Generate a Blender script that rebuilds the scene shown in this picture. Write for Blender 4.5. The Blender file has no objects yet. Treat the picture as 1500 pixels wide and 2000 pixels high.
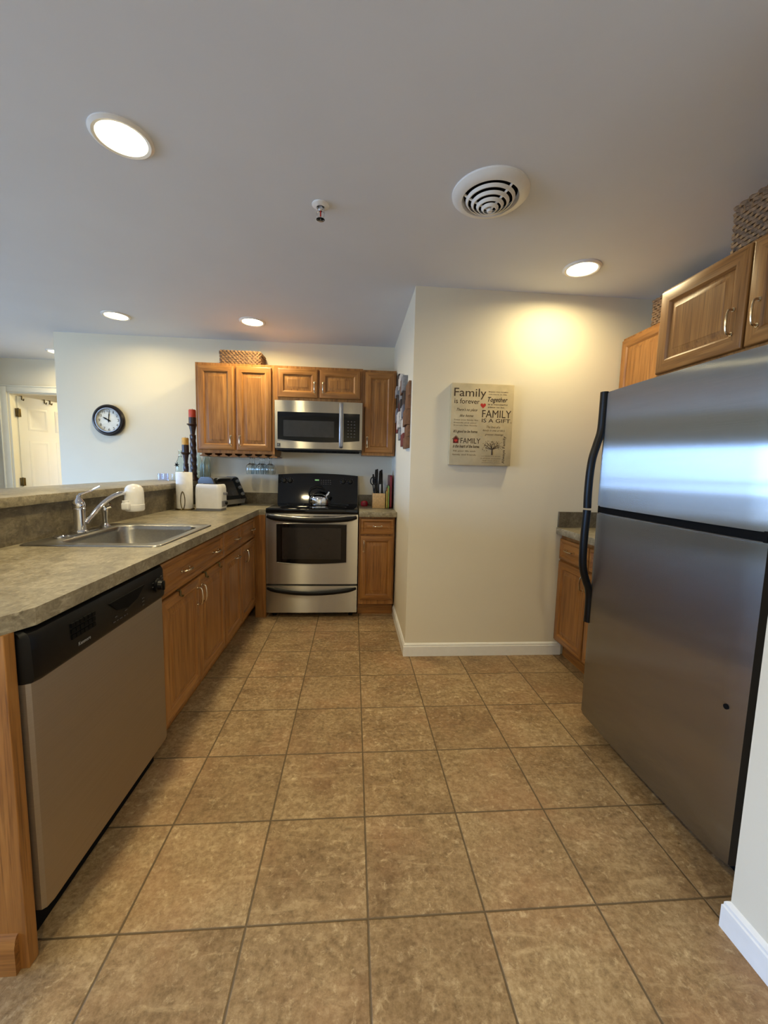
import bpy, bmesh, math, random
from mathutils import Matrix, Vector
random.seed(7)
C = bpy.context.scene.collection
S = bpy.context.scene
PI = math.pi
R = math.radians

# ------------------------------------------------------------------ camera
F, YAW, PITCH, ROLL, EYE = 788.9, 0.0775, -0.10695, 0.0236, 1.238
fw_ = Vector((math.sin(YAW)*math.cos(PITCH), math.cos(YAW)*math.cos(PITCH), math.sin(PITCH)))
r_ = Vector((math.cos(YAW), -math.sin(YAW), 0)); u_ = r_.cross(fw_)
r2 = math.cos(ROLL)*r_ + math.sin(ROLL)*u_
u2 = -math.sin(ROLL)*r_ + math.cos(ROLL)*u_
cam = bpy.data.cameras.new('camera'); co = bpy.data.objects.new('camera', cam); C.objects.link(co)
cam.sensor_fit = 'VERTICAL'; cam.sensor_height = 36; cam.lens = F/2000*36
cam.clip_start = 0.02
co.matrix_world = Matrix(((r2.x, u2.x, -fw_.x, 0), (r2.y, u2.y, -fw_.y, 0), (r2.z, u2.z, -fw_.z, EYE), (0, 0, 0, 1)))
S.camera = co

# ------------------------------------------------------------------ world, daylight, exposure
S.view_settings.view_transform = 'Standard'; S.view_settings.look = 'None'
S.view_settings.gamma = 1; S.view_settings.use_curve_mapping = False
S.view_settings.exposure = 0.0
SKY = 40.0
LAMP = 22.0          # glow of the diffusers
LAMP_W = 10.5        # light thrown down by each recessed lamp
LAMP_SPREAD = 166
LAMP_COL = (1.0, .83, .47)
w = bpy.data.worlds.new('sky'); S.world = w; w.use_nodes = True
nt = w.node_tree; nt.nodes.clear()
out = nt.nodes.new('ShaderNodeOutputWorld'); bg = nt.nodes.new('ShaderNodeBackground')
tc = nt.nodes.new('ShaderNodeTexCoord'); sx = nt.nodes.new('ShaderNodeSeparateXYZ')
rp = nt.nodes.new('ShaderNodeValToRGB')
rp.color_ramp.elements[0].position = .46; rp.color_ramp.elements[0].color = (.16, .22, .32, 1)
rp.color_ramp.elements[1].position = .54; rp.color_ramp.elements[1].color = (.29, .53, 1.0, 1)
mm = nt.nodes.new('ShaderNodeMath'); mm.operation = 'MULTIPLY_ADD'; mm.inputs[1].default_value = .5; mm.inputs[2].default_value = .5
nt.links.new(tc.outputs['Generated'], sx.inputs[0]); nt.links.new(sx.outputs['Z'], mm.inputs[0])
nt.links.new(mm.outputs[0], rp.inputs[0]); nt.links.new(rp.outputs[0], bg.inputs[0])
bg.inputs[1].default_value = SKY
nt.links.new(bg.outputs[0], out.inputs[0])

def portal(name, loc, rot, sx_, sy_):
    l = bpy.data.lights.new(name, 'AREA'); l.shape = 'RECTANGLE'; l.size = sx_; l.size_y = sy_
    l.cycles.is_portal = True
    o = bpy.data.objects.new(name, l); o.location = loc; o.rotation_euler = rot; C.objects.link(o)
XL = -6.3
WIN = [(-2.1, .1), (.4, 2.7)]; WZ = (.45, 1.80)
for a, b in WIN:
    portal('window_portal', (XL-.05, (a+b)/2, (WZ[0]+WZ[1])/2), (0, R(-90), 0), WZ[1]-WZ[0], b-a)
REAR = -2.3

# ------------------------------------------------------------------ materials
def lin(c):
    def f(v):
        v = v/255
        return v/12.92 if v <= .04045 else ((v+.055)/1.055)**2.4
    return (f(c[0]), f(c[1]), f(c[2]), 1)
class NT:
    def __init__(s, name):
        s.m = bpy.data.materials.new(name); s.m.use_nodes = True; s.t = s.m.node_tree
        s.b = s.t.nodes['Principled BSDF']
    def n(s, ty, **kw):
        x = s.t.nodes.new(ty)
        for k, v in kw.items():
            if isinstance(k, str) and hasattr(x, k): setattr(x, k, v)
        return x
    def l(s, a, b): s.t.links.new(a, b)
    def pos(s, scale=(1, 1, 1), loc=(0, 0, 0)):
        g = s.n('ShaderNodeNewGeometry'); mp = s.n('ShaderNodeMapping')
        mp.inputs['Scale'].default_value = scale; mp.inputs['Location'].default_value = loc
        s.l(g.outputs['Position'], mp.inputs['Vector']); return mp.outputs[0]
    def noise(s, vec, scale, detail=4, rough=.55, dist=0):
        x = s.n('ShaderNodeTexNoise'); x.inputs['Scale'].default_value = scale
        x.inputs['Detail'].default_value = detail; x.inputs['Roughness'].default_value = rough
        x.inputs['Distortion'].default_value = dist
        s.l(vec, x.inputs['Vector']); return x.outputs['Fac']
    def ramp(s, fac, stops):
        x = s.n('ShaderNodeValToRGB'); e = x.color_ramp.elements
        e[0].position, e[0].color = stops[0][0], lin(stops[0][1])
        e[1].position, e[1].color = stops[-1][0], lin(stops[-1][1])
        for p, c in stops[1:-1]:
            k = e.new(p); k.color = lin(c)
        s.l(fac, x.inputs[0]); return x.outputs[0]
    def mix(s, fac, a, b, mode='MIX'):
        x = s.n('ShaderNodeMix', data_type='RGBA', blend_type=mode)
        for inp, v in ((x.inputs[0], fac), (x.inputs[6], a), (x.inputs[7], b)):
            if hasattr(v, 'is_output'): s.l(v, inp)
            else: inp.default_value = v
        return x.outputs[2]
    def math(s, op, a, b=None):
        x = s.n('ShaderNodeMath', operation=op)
        for inp, v in ((x.inputs[0], a), (x.inputs[1], b)):
            if v is None: continue
            if hasattr(v, 'is_output'): s.l(v, inp)
            else: inp.default_value = v
        return x.outputs[0]
    def bump(s, h, strength, dist=.002):
        x = s.n('ShaderNodeBump'); x.inputs['Strength'].default_value = strength; x.inputs['Distance'].default_value = dist
        s.l(h, x.inputs['Height']); s.l(x.outputs[0], s.b.inputs['Normal'])
    def set(s, **kw):
        for k, v in kw.items():
            inp = s.b.inputs[k.replace('_', ' ')]
            if hasattr(v, 'is_output'): s.l(v, inp)
            else: inp.default_value = v
        return s.m
def plain(name, rgb, rough=.5, metal=0, var=.06, scale=30, **kw):
    m = NT(name); v = m.pos()
    a = [max(0, c*(1-var)) for c in rgb]; b = [min(255, c*(1+var)) for c in rgb]
    col = m.ramp(m.noise(v, scale, 3), [(.3, a), (.7, b)])
    m.set(Base_Color=col, Roughness=rough, Metallic=metal)
    for k, x in kw.items(): m.set(**{k: x})
    return m.m
def paint(name, rgb, rough=.6):
    m = NT(name); v = m.pos()
    col = m.ramp(m.noise(v, 2.2, 3), [(.3, [c*.985 for c in rgb]), (.7, rgb)])
    m.set(Base_Color=col, Roughness=rough)
    m.bump(m.noise(v, 260, 3), .12, .0006)
    return m.m
def oak(name, axis, base=((118, 76, 35), (154, 104, 50), (180, 129, 70))):
    m = NT(name)
    sc = [26, 26, 26]; sc[axis] = 1.6
    v = m.pos(tuple(sc))
    n1 = m.noise(v, 1.0, 5, .6, 1.2)
    sc2 = [150, 150, 150]; sc2[axis] = 4
    v2 = m.pos(tuple(sc2)); n2 = m.noise(v2, 1.0, 3, .6)
    n3 = m.noise(m.pos(), 3.0, 2)
    c = m.ramp(n1, [(.25, base[0]), (.5, base[1]), (.75, base[2])])
    pores = m.ramp(n2, [(.3, (120, 95, 75)), (.48, (255, 255, 255))])
    c = m.mix(.55, c, pores, 'MULTIPLY')
    tint = m.ramp(n3, [(.3, (225, 215, 205)), (.7, (255, 255, 255))])
    c = m.mix(.6, c, tint, 'MULTIPLY')
    m.set(Base_Color=c, Roughness=.38, Specular_IOR_Level=.45)
    m.bump(n2, .12, .0006)
    return m.m
def steel(name, tangent, rgb=(176, 174, 170), rough=.28, aniso=.85, axis=2):
    m = NT(name)
    sc = [3, 3, 3]; sc[axis] = 500
    n = m.noise(m.pos(tuple(sc)), 1.0, 3)
    c = m.ramp(n, [(.3, [x*.96 for x in rgb]), (.7, rgb)])
    g = m.n('ShaderNodeBsdfAnisotropic'); g.inputs['Roughness'].default_value = rough; g.inputs['Anisotropy'].default_value = aniso
    m.l(c, g.inputs['Color'])
    t = m.n('ShaderNodeCombineXYZ')
    for i in range(3): t.inputs[i].default_value = tangent[i]
    m.l(t.outputs[0], g.inputs['Tangent'])
    m.l(g.outputs[0], m.t.nodes['Material Output'].inputs['Surface'])
    return m.m
def floor_mat():
    m = NT('slate_tile')
    g = m.n('ShaderNodeNewGeometry'); s = m.n('ShaderNodeSeparateXYZ'); m.l(g.outputs['Position'], s.inputs[0])
    T = .33; OX, OY = .0591, .9882
    fx = m.math('DIVIDE', m.math('SUBTRACT', s.outputs['X'], OX-10*T), T)
    fy = m.math('DIVIDE', m.math('SUBTRACT', s.outputs['Y'], OY-20*T), T)
    ex = m.math('ABSOLUTE', m.math('SUBTRACT', m.math('FRACT', fx), .5))
    ey = m.math('ABSOLUTE', m.math('SUBTRACT', m.math('FRACT', fy), .5))
    e = m.math('MAXIMUM', ex, ey)
    wob = m.math('MULTIPLY', m.math('SUBTRACT', m.noise(m.pos(), 40, 2), .5), .006)
    e = m.math('ADD', e, wob)
    gr = m.n('ShaderNodeMapRange'); gr.inputs['From Min'].default_value = .4885; gr.inputs['From Max'].default_value = .4955
    m.l(e, gr.inputs['Value']); grout = gr.outputs[0]
    cell = m.n('ShaderNodeCombineXYZ')
    m.l(m.math('FLOOR', fx), cell.inputs[0]); m.l(m.math('FLOOR', fy), cell.inputs[1])
    wn = m.n('ShaderNodeTexWhiteNoise', noise_dimensions='3D'); m.l(cell.outputs[0], wn.inputs['Vector'])
    off = m.n('ShaderNodeVectorMath', operation='MULTIPLY_ADD'); m.l(wn.outputs['Color'], off.inputs[0])
    off.inputs[1].default_value = (7, 7, 7); m.l(g.outputs['Position'], off.inputs[2])
    v = off.outputs[0]
    big = m.noise(v, 5, 6, .62, .4)
    fine = m.noise(v, 55, 9, .74, .15)
    mp = m.n('ShaderNodeMapping'); mp.inputs['Rotation'].default_value = (0, 0, .6); mp.inputs['Scale'].default_value = (9, 30, 9)
    m.l(v, mp.inputs[0]); streak = m.noise(mp.outputs[0], 1.0, 7, .68, .5)
    c = m.ramp(big, [(.28, (138, 114, 85)), (.5, (166, 142, 109)), (.72, (184, 162, 128))])
    f = m.ramp(fine, [(.34, (148, 134, 114)), (.5, (218, 210, 198)), (.62, (255, 255, 255))])
    c = m.mix(.75, c, f, 'MULTIPLY')
    red = m.noise(m.pos(), 2.3, 4, .6)
    c = m.mix(m.math('MULTIPLY', m.ramp(red, [(.48, (0, 0, 0)), (.68, (255, 255, 255))]), .35), c, lin((176, 132, 98)))
    fleck = m.noise(v, 38, 9, .72, .35)
    c = m.mix(m.math('MULTIPLY', m.ramp(fleck, [(.55, (0, 0, 0)), (.70, (255, 255, 255))]), .55), c, lin((226, 204, 166)))
    hl = m.math('MULTIPLY', m.ramp(streak, [(.54, (0, 0, 0)), (.74, (255, 255, 255))]), .38)
    c = m.mix(hl, c, lin((222, 198, 158)))
    tv = m.ramp(wn.outputs['Value'], [(0, (240, 236, 230)), (1, (255, 253, 249))])
    c = m.mix(1.0, c, tv, 'MULTIPLY')
    c = m.mix(grout, c, lin((98, 82, 60)))
    rg = m.n('ShaderNodeMapRange'); rg.inputs['To Min'].default_value = .42; rg.inputs['To Max'].default_value = .62
    m.l(fine, rg.inputs['Value'])
    m.set(Base_Color=c, Roughness=rg.outputs[0], Specular_IOR_Level=.35)
    h = m.math('SUBTRACT', m.math('ADD', m.math('MULTIPLY', big, .7), m.math('ADD', m.math('MULTIPLY', fine, .35), m.math('MULTIPLY', streak, .5))), m.math('MULTIPLY', grout, 1.2))
    m.bump(h, .55, .004)
    return m.m
def laminate(name, pal):
    m = NT(name); v = m.pos()
    a = m.noise(v, 8, 6, .65, .8); b = m.noise(v, 34, 8, .74, 1.2)
    mp = m.n('ShaderNodeMapping'); mp.inputs['Scale'].default_value = (60, 18, 60); mp.inputs['Rotation'].default_value = (0, 0, .5); m.l(v, mp.inputs[0])
    st = m.noise(mp.outputs[0], 1.0, 5, .65, 1.0)
    c = m.ramp(a, [(.3, pal[0]), (.5, pal[1]), (.68, pal[2])])
    f = m.ramp(b, [(.34, (176, 172, 164)), (.52, (232, 230, 226)), (.64, (255, 255, 255))])
    c = m.mix(.9, c, f, 'MULTIPLY')
    k = m.math('MULTIPLY', m.ramp(st, [(.54, (0, 0, 0)), (.72, (255, 255, 255))]), .45)
    c = m.mix(k, c, lin([min(255, x*1.18+6) for x in pal[2]]))
    m.set(Base_Color=c, Roughness=.34, Specular_IOR_Level=.5)
    m.bump(b, .12, .0005)
    return m.m
def glow(name, col, strength):
    m = NT(name); m.set(Base_Color=(.8, .8, .8, 1), Emission_Color=(*col, 1), Emission_Strength=strength); return m.m
def glassm(name, tint=(1, 1, 1), rough=0.0):
    m = NT(name); m.set(Base_Color=(*tint, 1), Transmission_Weight=1.0, Roughness=rough, IOR=1.45); return m.m

M_wall = paint('wall_paint', (224, 215, 192))
M_ceil = paint('ceiling_paint', (221, 225, 232), .75)
M_trim = plain('white_trim_paint', (232, 231, 226), .35, var=.01)
M_floor = floor_mat()
M_oz = oak('oak_upright_grain', 2); M_ox = oak('oak_grain_sideways', 0); M_oy = oak('oak_grain_lengthways', 1)
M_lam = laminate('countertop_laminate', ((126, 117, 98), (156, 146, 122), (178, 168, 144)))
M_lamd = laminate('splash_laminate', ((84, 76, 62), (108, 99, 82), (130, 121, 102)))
M_sY = steel('steel_door_facing_aisle', (0, 0, 1), (166, 166, 164), .225, .89, 2)
M_sX = steel('steel_front', (1, 0, 0), (182, 178, 170), .24, .72, 0)
M_sD = steel('steel_dull', (0, 0, 1), (172, 162, 146), .5, .35, 2)
M_sink = plain('sink_steel', (168, 165, 158), .30, 1.0, .03, 90)
M_chrome = plain('chrome', (225, 225, 228), .06, 1.0, .01)
M_nickel = plain('pull_nickel', (205, 190, 165), .22, 1.0, .03)
M_black = plain('black_plastic', (11, 11, 12), .38, var=.1, Specular_IOR_Level=.25)
M_bgl = plain('black_glass', (6, 6, 7), .05, var=.05, Specular_IOR_Level=.4)
M_bmat = plain('matte_black', (8, 8, 8), .8, var=.1, Specular_IOR_Level=.15)
M_dgrey = plain('dark_grey_enamel', (56, 52, 46), .4, var=.04)
M_wgl = plain('oven_pane_glass', (34, 32, 32), .06, var=.05)
M_mgl = plain('microwave_pane_glass', (46, 46, 46), .12, var=.05)
M_white = plain('white_plastic', (232, 230, 226), .25, var=.01)
M_grey = plain('grey_plastic', (120, 120, 124), .4, var=.03)
M_silver = plain('silver_plastic', (150, 152, 158), .3, .6, .03)
M_paper = plain('paper_towel', (238, 236, 232), .9, var=.02)
M_brown = plain('dark_turned_wood', (46, 26, 22), .35, var=.2)
M_redwax = plain('red_wax', (176, 62, 40), .5, var=.05)
M_yelwax = plain('yellow_wax', (206, 158, 74), .5, var=.08)
M_glass = glassm('clear_glass', (.97, 1, .99)); M_bott = glassm('bottle_glass', (.9, .97, .95)); M_viol = glassm('violet_glass', (.80, .82, .96))
M_beech = plain('pale_block_wood', (206, 166, 112), .5, var=.08, scale=60)
M_red = plain('dark_red_plastic', (128, 30, 44), .4, var=.03)
M_tred = plain('red_plastic', (170, 28, 50), .35, var=.03)
M_green = plain('green_plastic', (140, 176, 84), .45, var=.03)
M_yell = plain('yellow_plastic', (206, 190, 92), .45, var=.03)
M_orange = plain('orange_plastic', (206, 140, 66), .45, var=.03)
M_wick = plain('wicker', (112, 84, 56), .7, var=.35, scale=70)
M_wickb = plain('wicker_brown', (120, 94, 66), .7, var=.35, scale=70)
M_canvas = plain('canvas_print', (188, 172, 136), .75, var=.05, scale=14)
M_ink = plain('brown_ink', (66, 50, 34), .8, var=.05); M_inkp = plain('pale_brown_ink', (118, 100, 72), .8, var=.05)
M_inkr = plain('red_ink', (186, 48, 36), .8, var=.05); M_inkd = plain('dark_red_ink', (96, 24, 20), .8, var=.05)
M_face = plain('clock_paper', (222, 222, 212), .6, var=.03)
M_bframe = plain('bronze_black_frame', (30, 24, 22), .3, .2, .1)
M_legend = plain('pale_legend', (150, 150, 150), .5); M_legd = plain('dim_legend', (70, 70, 72), .5)
M_bronze = plain('antique_brass', (98, 84, 52), .4, .8, .1)
M_door = paint('door_paint', (236, 230, 210), .4)
M_lampw = glow('lamp_diffuser', LAMP_COL, LAMP)
M_green_led = glow('green_clock_digits', (.3, 1, .15), 1.0)
M_ductshade = plain('duct_shade_black', (12, 11, 11), .9, Specular_IOR_Level=.1)

# ------------------------------------------------------------------ mesh helpers
_mat = {}
def box(bm, x0, x1, y0, y1, z0, z1, bev=0, seg=2, M=None, mi=0):
    vs = [bm.verts.new(p) for p in ((x0, y0, z0), (x1, y0, z0), (x1, y1, z0), (x0, y1, z0), (x0, y0, z1), (x1, y0, z1), (x1, y1, z1), (x0, y1, z1))]
    fs = [bm.faces.new([vs[i] for i in q]) for q in ((3, 2, 1, 0), (4, 5, 6, 7), (0, 1, 5, 4), (1, 2, 6, 5), (2, 3, 7, 6), (3, 0, 4, 7))]
    for f in fs: f.material_index = mi
    if bev:
        es = list({e for f in fs for e in f.edges})
        rr = bmesh.ops.bevel(bm, geom=es, offset=bev, segments=seg, affect='EDGES', profile=.5)
        vs = list({v for f in rr['faces'] for v in f.verts} | {v for v in vs if v.is_valid})
        for f in rr['faces']: f.material_index = mi
    if M is not None: bmesh.ops.transform(bm, matrix=M, verts=vs)
def loft(bm, rings, cap0=True, cap1=True, mi=0, closed=False):
    rv = [[bm.verts.new(p) for p in r] for r in rings]; n = len(rv[0])
    pairs = list(zip(rv[:-1], rv[1:]))
    if closed: pairs.append((rv[-1], rv[0]))
    for a, b in pairs:
        for i in range(n):
            f = bm.faces.new((a[i], a[(i+1) % n], b[(i+1) % n], b[i])); f.material_index = mi
    if not closed:
        if cap0: bm.faces.new(rv[0][::-1]).material_index = mi
        if cap1: bm.faces.new(rv[-1]).material_index = mi
    return rv
def lathe(bm, prof, c=(0, 0, 0), n=32, axis='Z', mi=0, cap0=True, cap1=True, fn=None):
    rings = []
    for r, z in prof:
        ring = []
        for i in range(n):
            a = 2*PI*i/n; rr = max(r, 1e-5)
            if fn: rr *= fn(a, z)
            x, y = rr*math.cos(a), rr*math.sin(a)
            p = {'Z': (x, y, z), 'Y': (x, -z, y), 'X': (z, x, y)}[axis]
            ring.append((c[0]+p[0], c[1]+p[1], c[2]+p[2]))
        rings.append(ring)
    loft(bm, rings, cap0, cap1, mi)
def tube(bm, pts, r, n=8, closed=False, mi=0, flat=None):
    P = [Vector(p) for p in pts]; m = len(P)
    rs = r if isinstance(r, (list, tuple)) else [r]*m
    T = []
    for i in range(m):
        a = P[(i-1) % m] if (closed or i > 0) else P[0]
        b = P[(i+1) % m] if (closed or i < m-1) else P[-1]
        T.append((b-a).normalized())
    up = Vector((0, 0, 1)) if abs(T[0].z) < .9 else Vector((1, 0, 0))
    nrm = (up-T[0]*up.dot(T[0])).normalized(); rings = []
    for i in range(m):
        nrm = (nrm-T[i]*nrm.dot(T[i])).normalized(); bi = T[i].cross(nrm)
        f1, f2 = (1, 1) if flat is None else flat
        rings.append([P[i]+(nrm*math.cos(2*PI*k/n)*f1+bi*math.sin(2*PI*k/n)*f2)*rs[i] for k in range(n)])
    loft(bm, rings, True, True, mi, closed)
def prism(bm, poly, t0, t1, M=None, mi=0):
    """polygon in local xy (counter-clockwise) extruded from z=t0 to t1, then placed by M"""
    M = M or Matrix()
    loft(bm, [[M @ Vector((x, y, t0)) for x, y in poly], [M @ Vector((x, y, t1)) for x, y in poly]], mi=mi)
def frame(o, U, V, N):
    U, V, N = Vector(U), Vector(V), Vector(N)
    return Matrix(((U.x, V.x, N.x, o[0]), (U.y, V.y, N.y, o[1]), (U.z, V.z, N.z, o[2]), (0, 0, 0, 1)))
def rrect(x0, x1, y0, y1, r, n=6):
    pts = []
    for cx, cy, a0 in ((x1-r, y0+r, -90), (x1-r, y1-r, 0), (x0+r, y1-r, 90), (x0+r, y0+r, 180)):
        for i in range(n+1):
            a = R(a0+90*i/n); pts.append((cx+r*math.cos(a), cy+r*math.sin(a)))
    return pts
def obj(name, bm, mats, parent=None, world=True, smooth=True, ang=32):
    bmesh.ops.recalc_face_normals(bm, faces=bm.faces)
    if parent is not None and world: bm.transform(_mat[parent].inverted())
    me = bpy.data.meshes.new(name); bm.to_mesh(me); bm.free()
    for m in (mats if isinstance(mats, (list, tuple)) else [mats]): me.materials.append(m)
    if smooth and len(me.polygons):
        me.shade_smooth(); me.set_sharp_from_angle(angle=R(ang))
    o = bpy.data.objects.new(name, me); C.objects.link(o)
    if parent is not None: o.parent = parent; _mat[o] = _mat[parent]
    else: _mat[o] = Matrix()
    return o
def B(): return bmesh.new()
def thing(name, label, cat, loc=(0, 0, 0), rz=0, group=None):
    o = bpy.data.objects.new(name, None); C.objects.link(o); o.empty_display_size = .05
    o.location = loc; o.rotation_euler = (0, 0, rz)
    o['label'] = label; o['category'] = cat
    if group: o['group'] = group
    _mat[o] = Matrix.Translation(loc) @ Matrix.Rotation(rz, 4, 'Z')
    return o
def tag(o, label, cat, group=None):
    o['label'] = label; o['category'] = cat
    if group: o['group'] = group
    return o
def struct(name, bm, m, **kw):
    o = obj(name, bm, m, **kw); o['kind'] = 'structure'; return o
def dup(root, loc, rz=None, label=None):
    r = root.copy(); C.objects.link(r); r.location = loc
    if rz is not None: r.rotation_euler = (0, 0, rz)
    if label: r['label'] = label
    for ch in list(root.children):
        c = ch.copy(); C.objects.link(c); c.parent = r
        for g in list(ch.children):
            d = g.copy(); C.objects.link(d); d.parent = c
    return r
def text(name, s, parent, M, u0, u1, v0, v1, mat, shear=0, th=.0006, weight=0):
    cu = bpy.data.curves.new('t', 'FONT'); cu.body = s; cu.size = 1; cu.shear = shear; cu.offset = weight; cu.resolution_u = 3
    to = bpy.data.objects.new('t', cu); C.objects.link(to)
    dg = bpy.context.evaluated_depsgraph_get(); me = bpy.data.meshes.new_from_object(to.evaluated_get(dg))
    bpy.data.objects.remove(to); bpy.data.curves.remove(cu)
    bm = B(); bm.from_mesh(me); bpy.data.meshes.remove(me)
    xs = [v.co.x for v in bm.verts]; ys = [v.co.y for v in bm.verts]
    x0, x1, y0, y1 = min(xs), max(xs), min(ys), max(ys)
    ex = bmesh.ops.extrude_face_region(bm, geom=list(bm.faces))
    up = {v for v in ex['geom'] if isinstance(v, bmesh.types.BMVert)}
    for v in bm.verts:
        v.co = M @ Vector((u0+(v.co.x-x0)/(x1-x0)*(u1-u0), v0+(v.co.y-y0)/(y1-y0)*(v1-v0), th if v in up else 0))
    return obj(name, bm, mat, parent, smooth=False)

# ------------------------------------------------------------------ room shell
CZ = 2.344; YB = 3.83; YS = 2.56; XN = .36; XR = 1.96
b = B(); box(b, XL-.1, 2.1, REAR-.1, 7.3, -.1, 0); struct('floor', b, M_floor, smooth=False)
b = B(); box(b, XL-.1, 2.1, REAR-.1, 7.3, CZ, CZ+.1); struct('ceiling', b, M_ceil, smooth=False)
b = B(); box(b, -2.6, XN+.1, YB, YB+.1, 0, CZ); struct('wall_back', b, M_wall, smooth=False)
b = B(); box(b, XL, -4.25, YB, YB+.1, 0, CZ); struct('wall_daylight_block', b, M_wall, smooth=False)  # out-of-view wall added to keep window daylight out of the hallway
b = B(); box(b, XN, XN+.1, YS+.1, YB, 0, CZ); struct('wall_nook', b, M_wall, smooth=False)
b = B(); box(b, XN, XR+.1, YS, YS+.1, 0, CZ); struct('wall_center', b, M_wall, smooth=False)
b = B(); box(b, XR, XR+.1, .905, YS, 0, CZ); struct('wall_right', b, M_wall, smooth=False)
XSTUB = 1.043
b = B(); box(b, XSTUB, XR+.1, .805, .905, 0, CZ); box(b, XSTUB, XSTUB+.1, REAR, .805, 0, CZ); struct('wall_stub', b, M_wall, smooth=False)
b = B(); box(b, -2.6, -2.5, YB+.1, 4.87, 0, CZ); struct('wall_hallway', b, M_wall, smooth=False)
HX0, HX1, HZ = -3.80, -3.05, 1.97
b = B(); box(b, XL, HX0-.02, 4.87, 4.97, 0, CZ); box(b, HX1+.02, -2.5, 4.87, 4.97, 0, CZ); box(b, HX0-.02, HX1+.02, 4.87, 4.97, HZ+.02, CZ)
struct('wall_far', b, M_wall, smooth=False)
b = B(); box(b, -4.6, -4.5, 4.97, 7.2, 0, CZ); box(b, -1.6, -1.5, 4.97, 7.2, 0, CZ); box(b, -4.6, -1.5, 7.1, 7.2, 0, CZ); struct('wall_bedroom', b, M_wall, smooth=False)
b = B()
ys = [REAR-.1]+[v for p in WIN for v in p]+[4.97]
for i in range(0, len(ys), 2): box(b, XL-.1, XL, ys[i], ys[i+1], 0, CZ)
for a, c in WIN: box(b, XL-.1, XL, a, c, 0, WZ[0]); box(b, XL-.1, XL, a, c, WZ[1], CZ)
struct('wall_left', b, M_wall, smooth=False)
b = B(); box(b, XL, XSTUB+.1, REAR-.1, REAR, 0, CZ)
struct('wall_rear', b, M_wall, smooth=False)
for i, (a, c) in enumerate(WIN):
    b = B()
    for y in (a+.02, (a+c)/2, c-.02): box(b, XL-.08, XL-.02, y-.022, y+.022, WZ[0], WZ[1])
    for z in (WZ[0]+.02, WZ[1]-.02, (WZ[0]+WZ[1])/2): box(b, XL-.08, XL-.02, a, c, z-.02, z+.02)
    struct('window_%d' % (i+1), b, M_trim, smooth=False)
def baseboard(name, path, h=.088, t=.013):
    """path of floor points, room on the right-hand side; moulded section swept with mitred corners"""
    prof = [(0, 0), (t, 0), (t, h-.022), (t*.75, h-.018), (t*.75, h-.010), (t*.4, h-.004), (0, h)]
    P = [Vector((x, y)) for x, y in path]; rings = []
    for i, p in enumerate(P):
        ns = []
        if i > 0: d = (P[i]-P[i-1]).normalized(); ns.append(Vector((d.y, -d.x)))
        if i < len(P)-1: d = (P[i+1]-P[i]).normalized(); ns.append(Vector((d.y, -d.x)))
        n = ns[0] if len(ns) == 1 else (ns[0]+ns[1])/(1+ns[0].dot(ns[1]))
        rings.append([(p.x+n.x*a, p.y+n.y*a, z) for a, z in prof])
    b = B(); loft(b, rings); return struct(name, b, M_trim, ang=20)
baseboard('baseboard_center', [(XN, 3.32), (XN, YS), (1.43, YS)])
baseboard('baseboard_stub', [(XSTUB+.6, .905), (XSTUB, .905), (XSTUB, REAR)])
baseboard('baseboard_back', [(-2.6, YB), (-1.9, YB)])

# ------------------------------------------------------------------ hallway door
b = B()
def casing(b, x0, x1, z0, z1, y=4.87, t=.018): box(b, x0, x1, y-t, y, z0, z1, .004)
casing(b, HX0-.10, HX0-.02, 0, HZ+.085); casing(b, HX1+.02, HX1+.10, 0, HZ+.085); casing(b, HX0-.02, HX1+.02, HZ+.012, HZ+.085)
casing(b, HX0-.10, HX0-.085, 0, HZ+.085, t=.026); casing(b, HX1+.085, HX1+.10, 0, HZ+.085, t=.026); casing(b, HX0-.1, HX1+.1, HZ+.07, HZ+.085, t=.026)
box(b, HX0-.02, HX0, 4.87, 4.97, 0, HZ); box(b, HX1, HX1+.02, 4.87, 4.97, 0, HZ); box(b, HX0-.02, HX1+.02, 4.87, 4.97, HZ, HZ+.02)
struct('trim_1', b, M_door)
dr = bpy.data.objects.new('door_1', None); C.objects.link(dr); dr['kind'] = 'structure'
dr.location = (HX0+.012, 4.955, 0); dr.rotation_euler = (0, 0, R(74))
_mat[dr] = Matrix.Translation(dr.location) @ Matrix.Rotation(R(74), 4, 'Z')
b = B(); W_, H_ = .73, 1.955
box(b, 0, W_, -.0, .035, .01, H_, .002)
us = ((.10, .325), (.415, .635)); vs_ = ((.12, .62), (.82, 1.46), (1.58, 1.84))
for side in (0, .035):
    sg = -1 if side == 0 else 1
    for (a, c) in us:
        for (d, e) in vs_:
            rg = []
            for ins, n in ((0, -.001), (0, .0015), (.012, .006), (.02, .006), (.03, .0012), (.034, .0012), (.055, .005)):
                rg.append([(a+ins, side+sg*n, d+ins), (c-ins, side+sg*n, d+ins), (c-ins, side+sg*n, e-ins), (a+ins, side+sg*n, e-ins)])
            loft(b, rg)
obj('door_leaf', b, M_door, dr, world=False)
for z in (.25, .99, 1.77):
    b = B(); box(b, -.028, -.002, -.012, .004, z-.045, z+.045, .002); lathe(b, [(.008, z-.05), (.008, z+.05)], (-.006, -.012, 0), 12)
    box(b, .0, .03, -.004, 0, z-.045, z+.045, .001)
    obj('hinge', b, M_bronze, dr, world=False)
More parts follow.
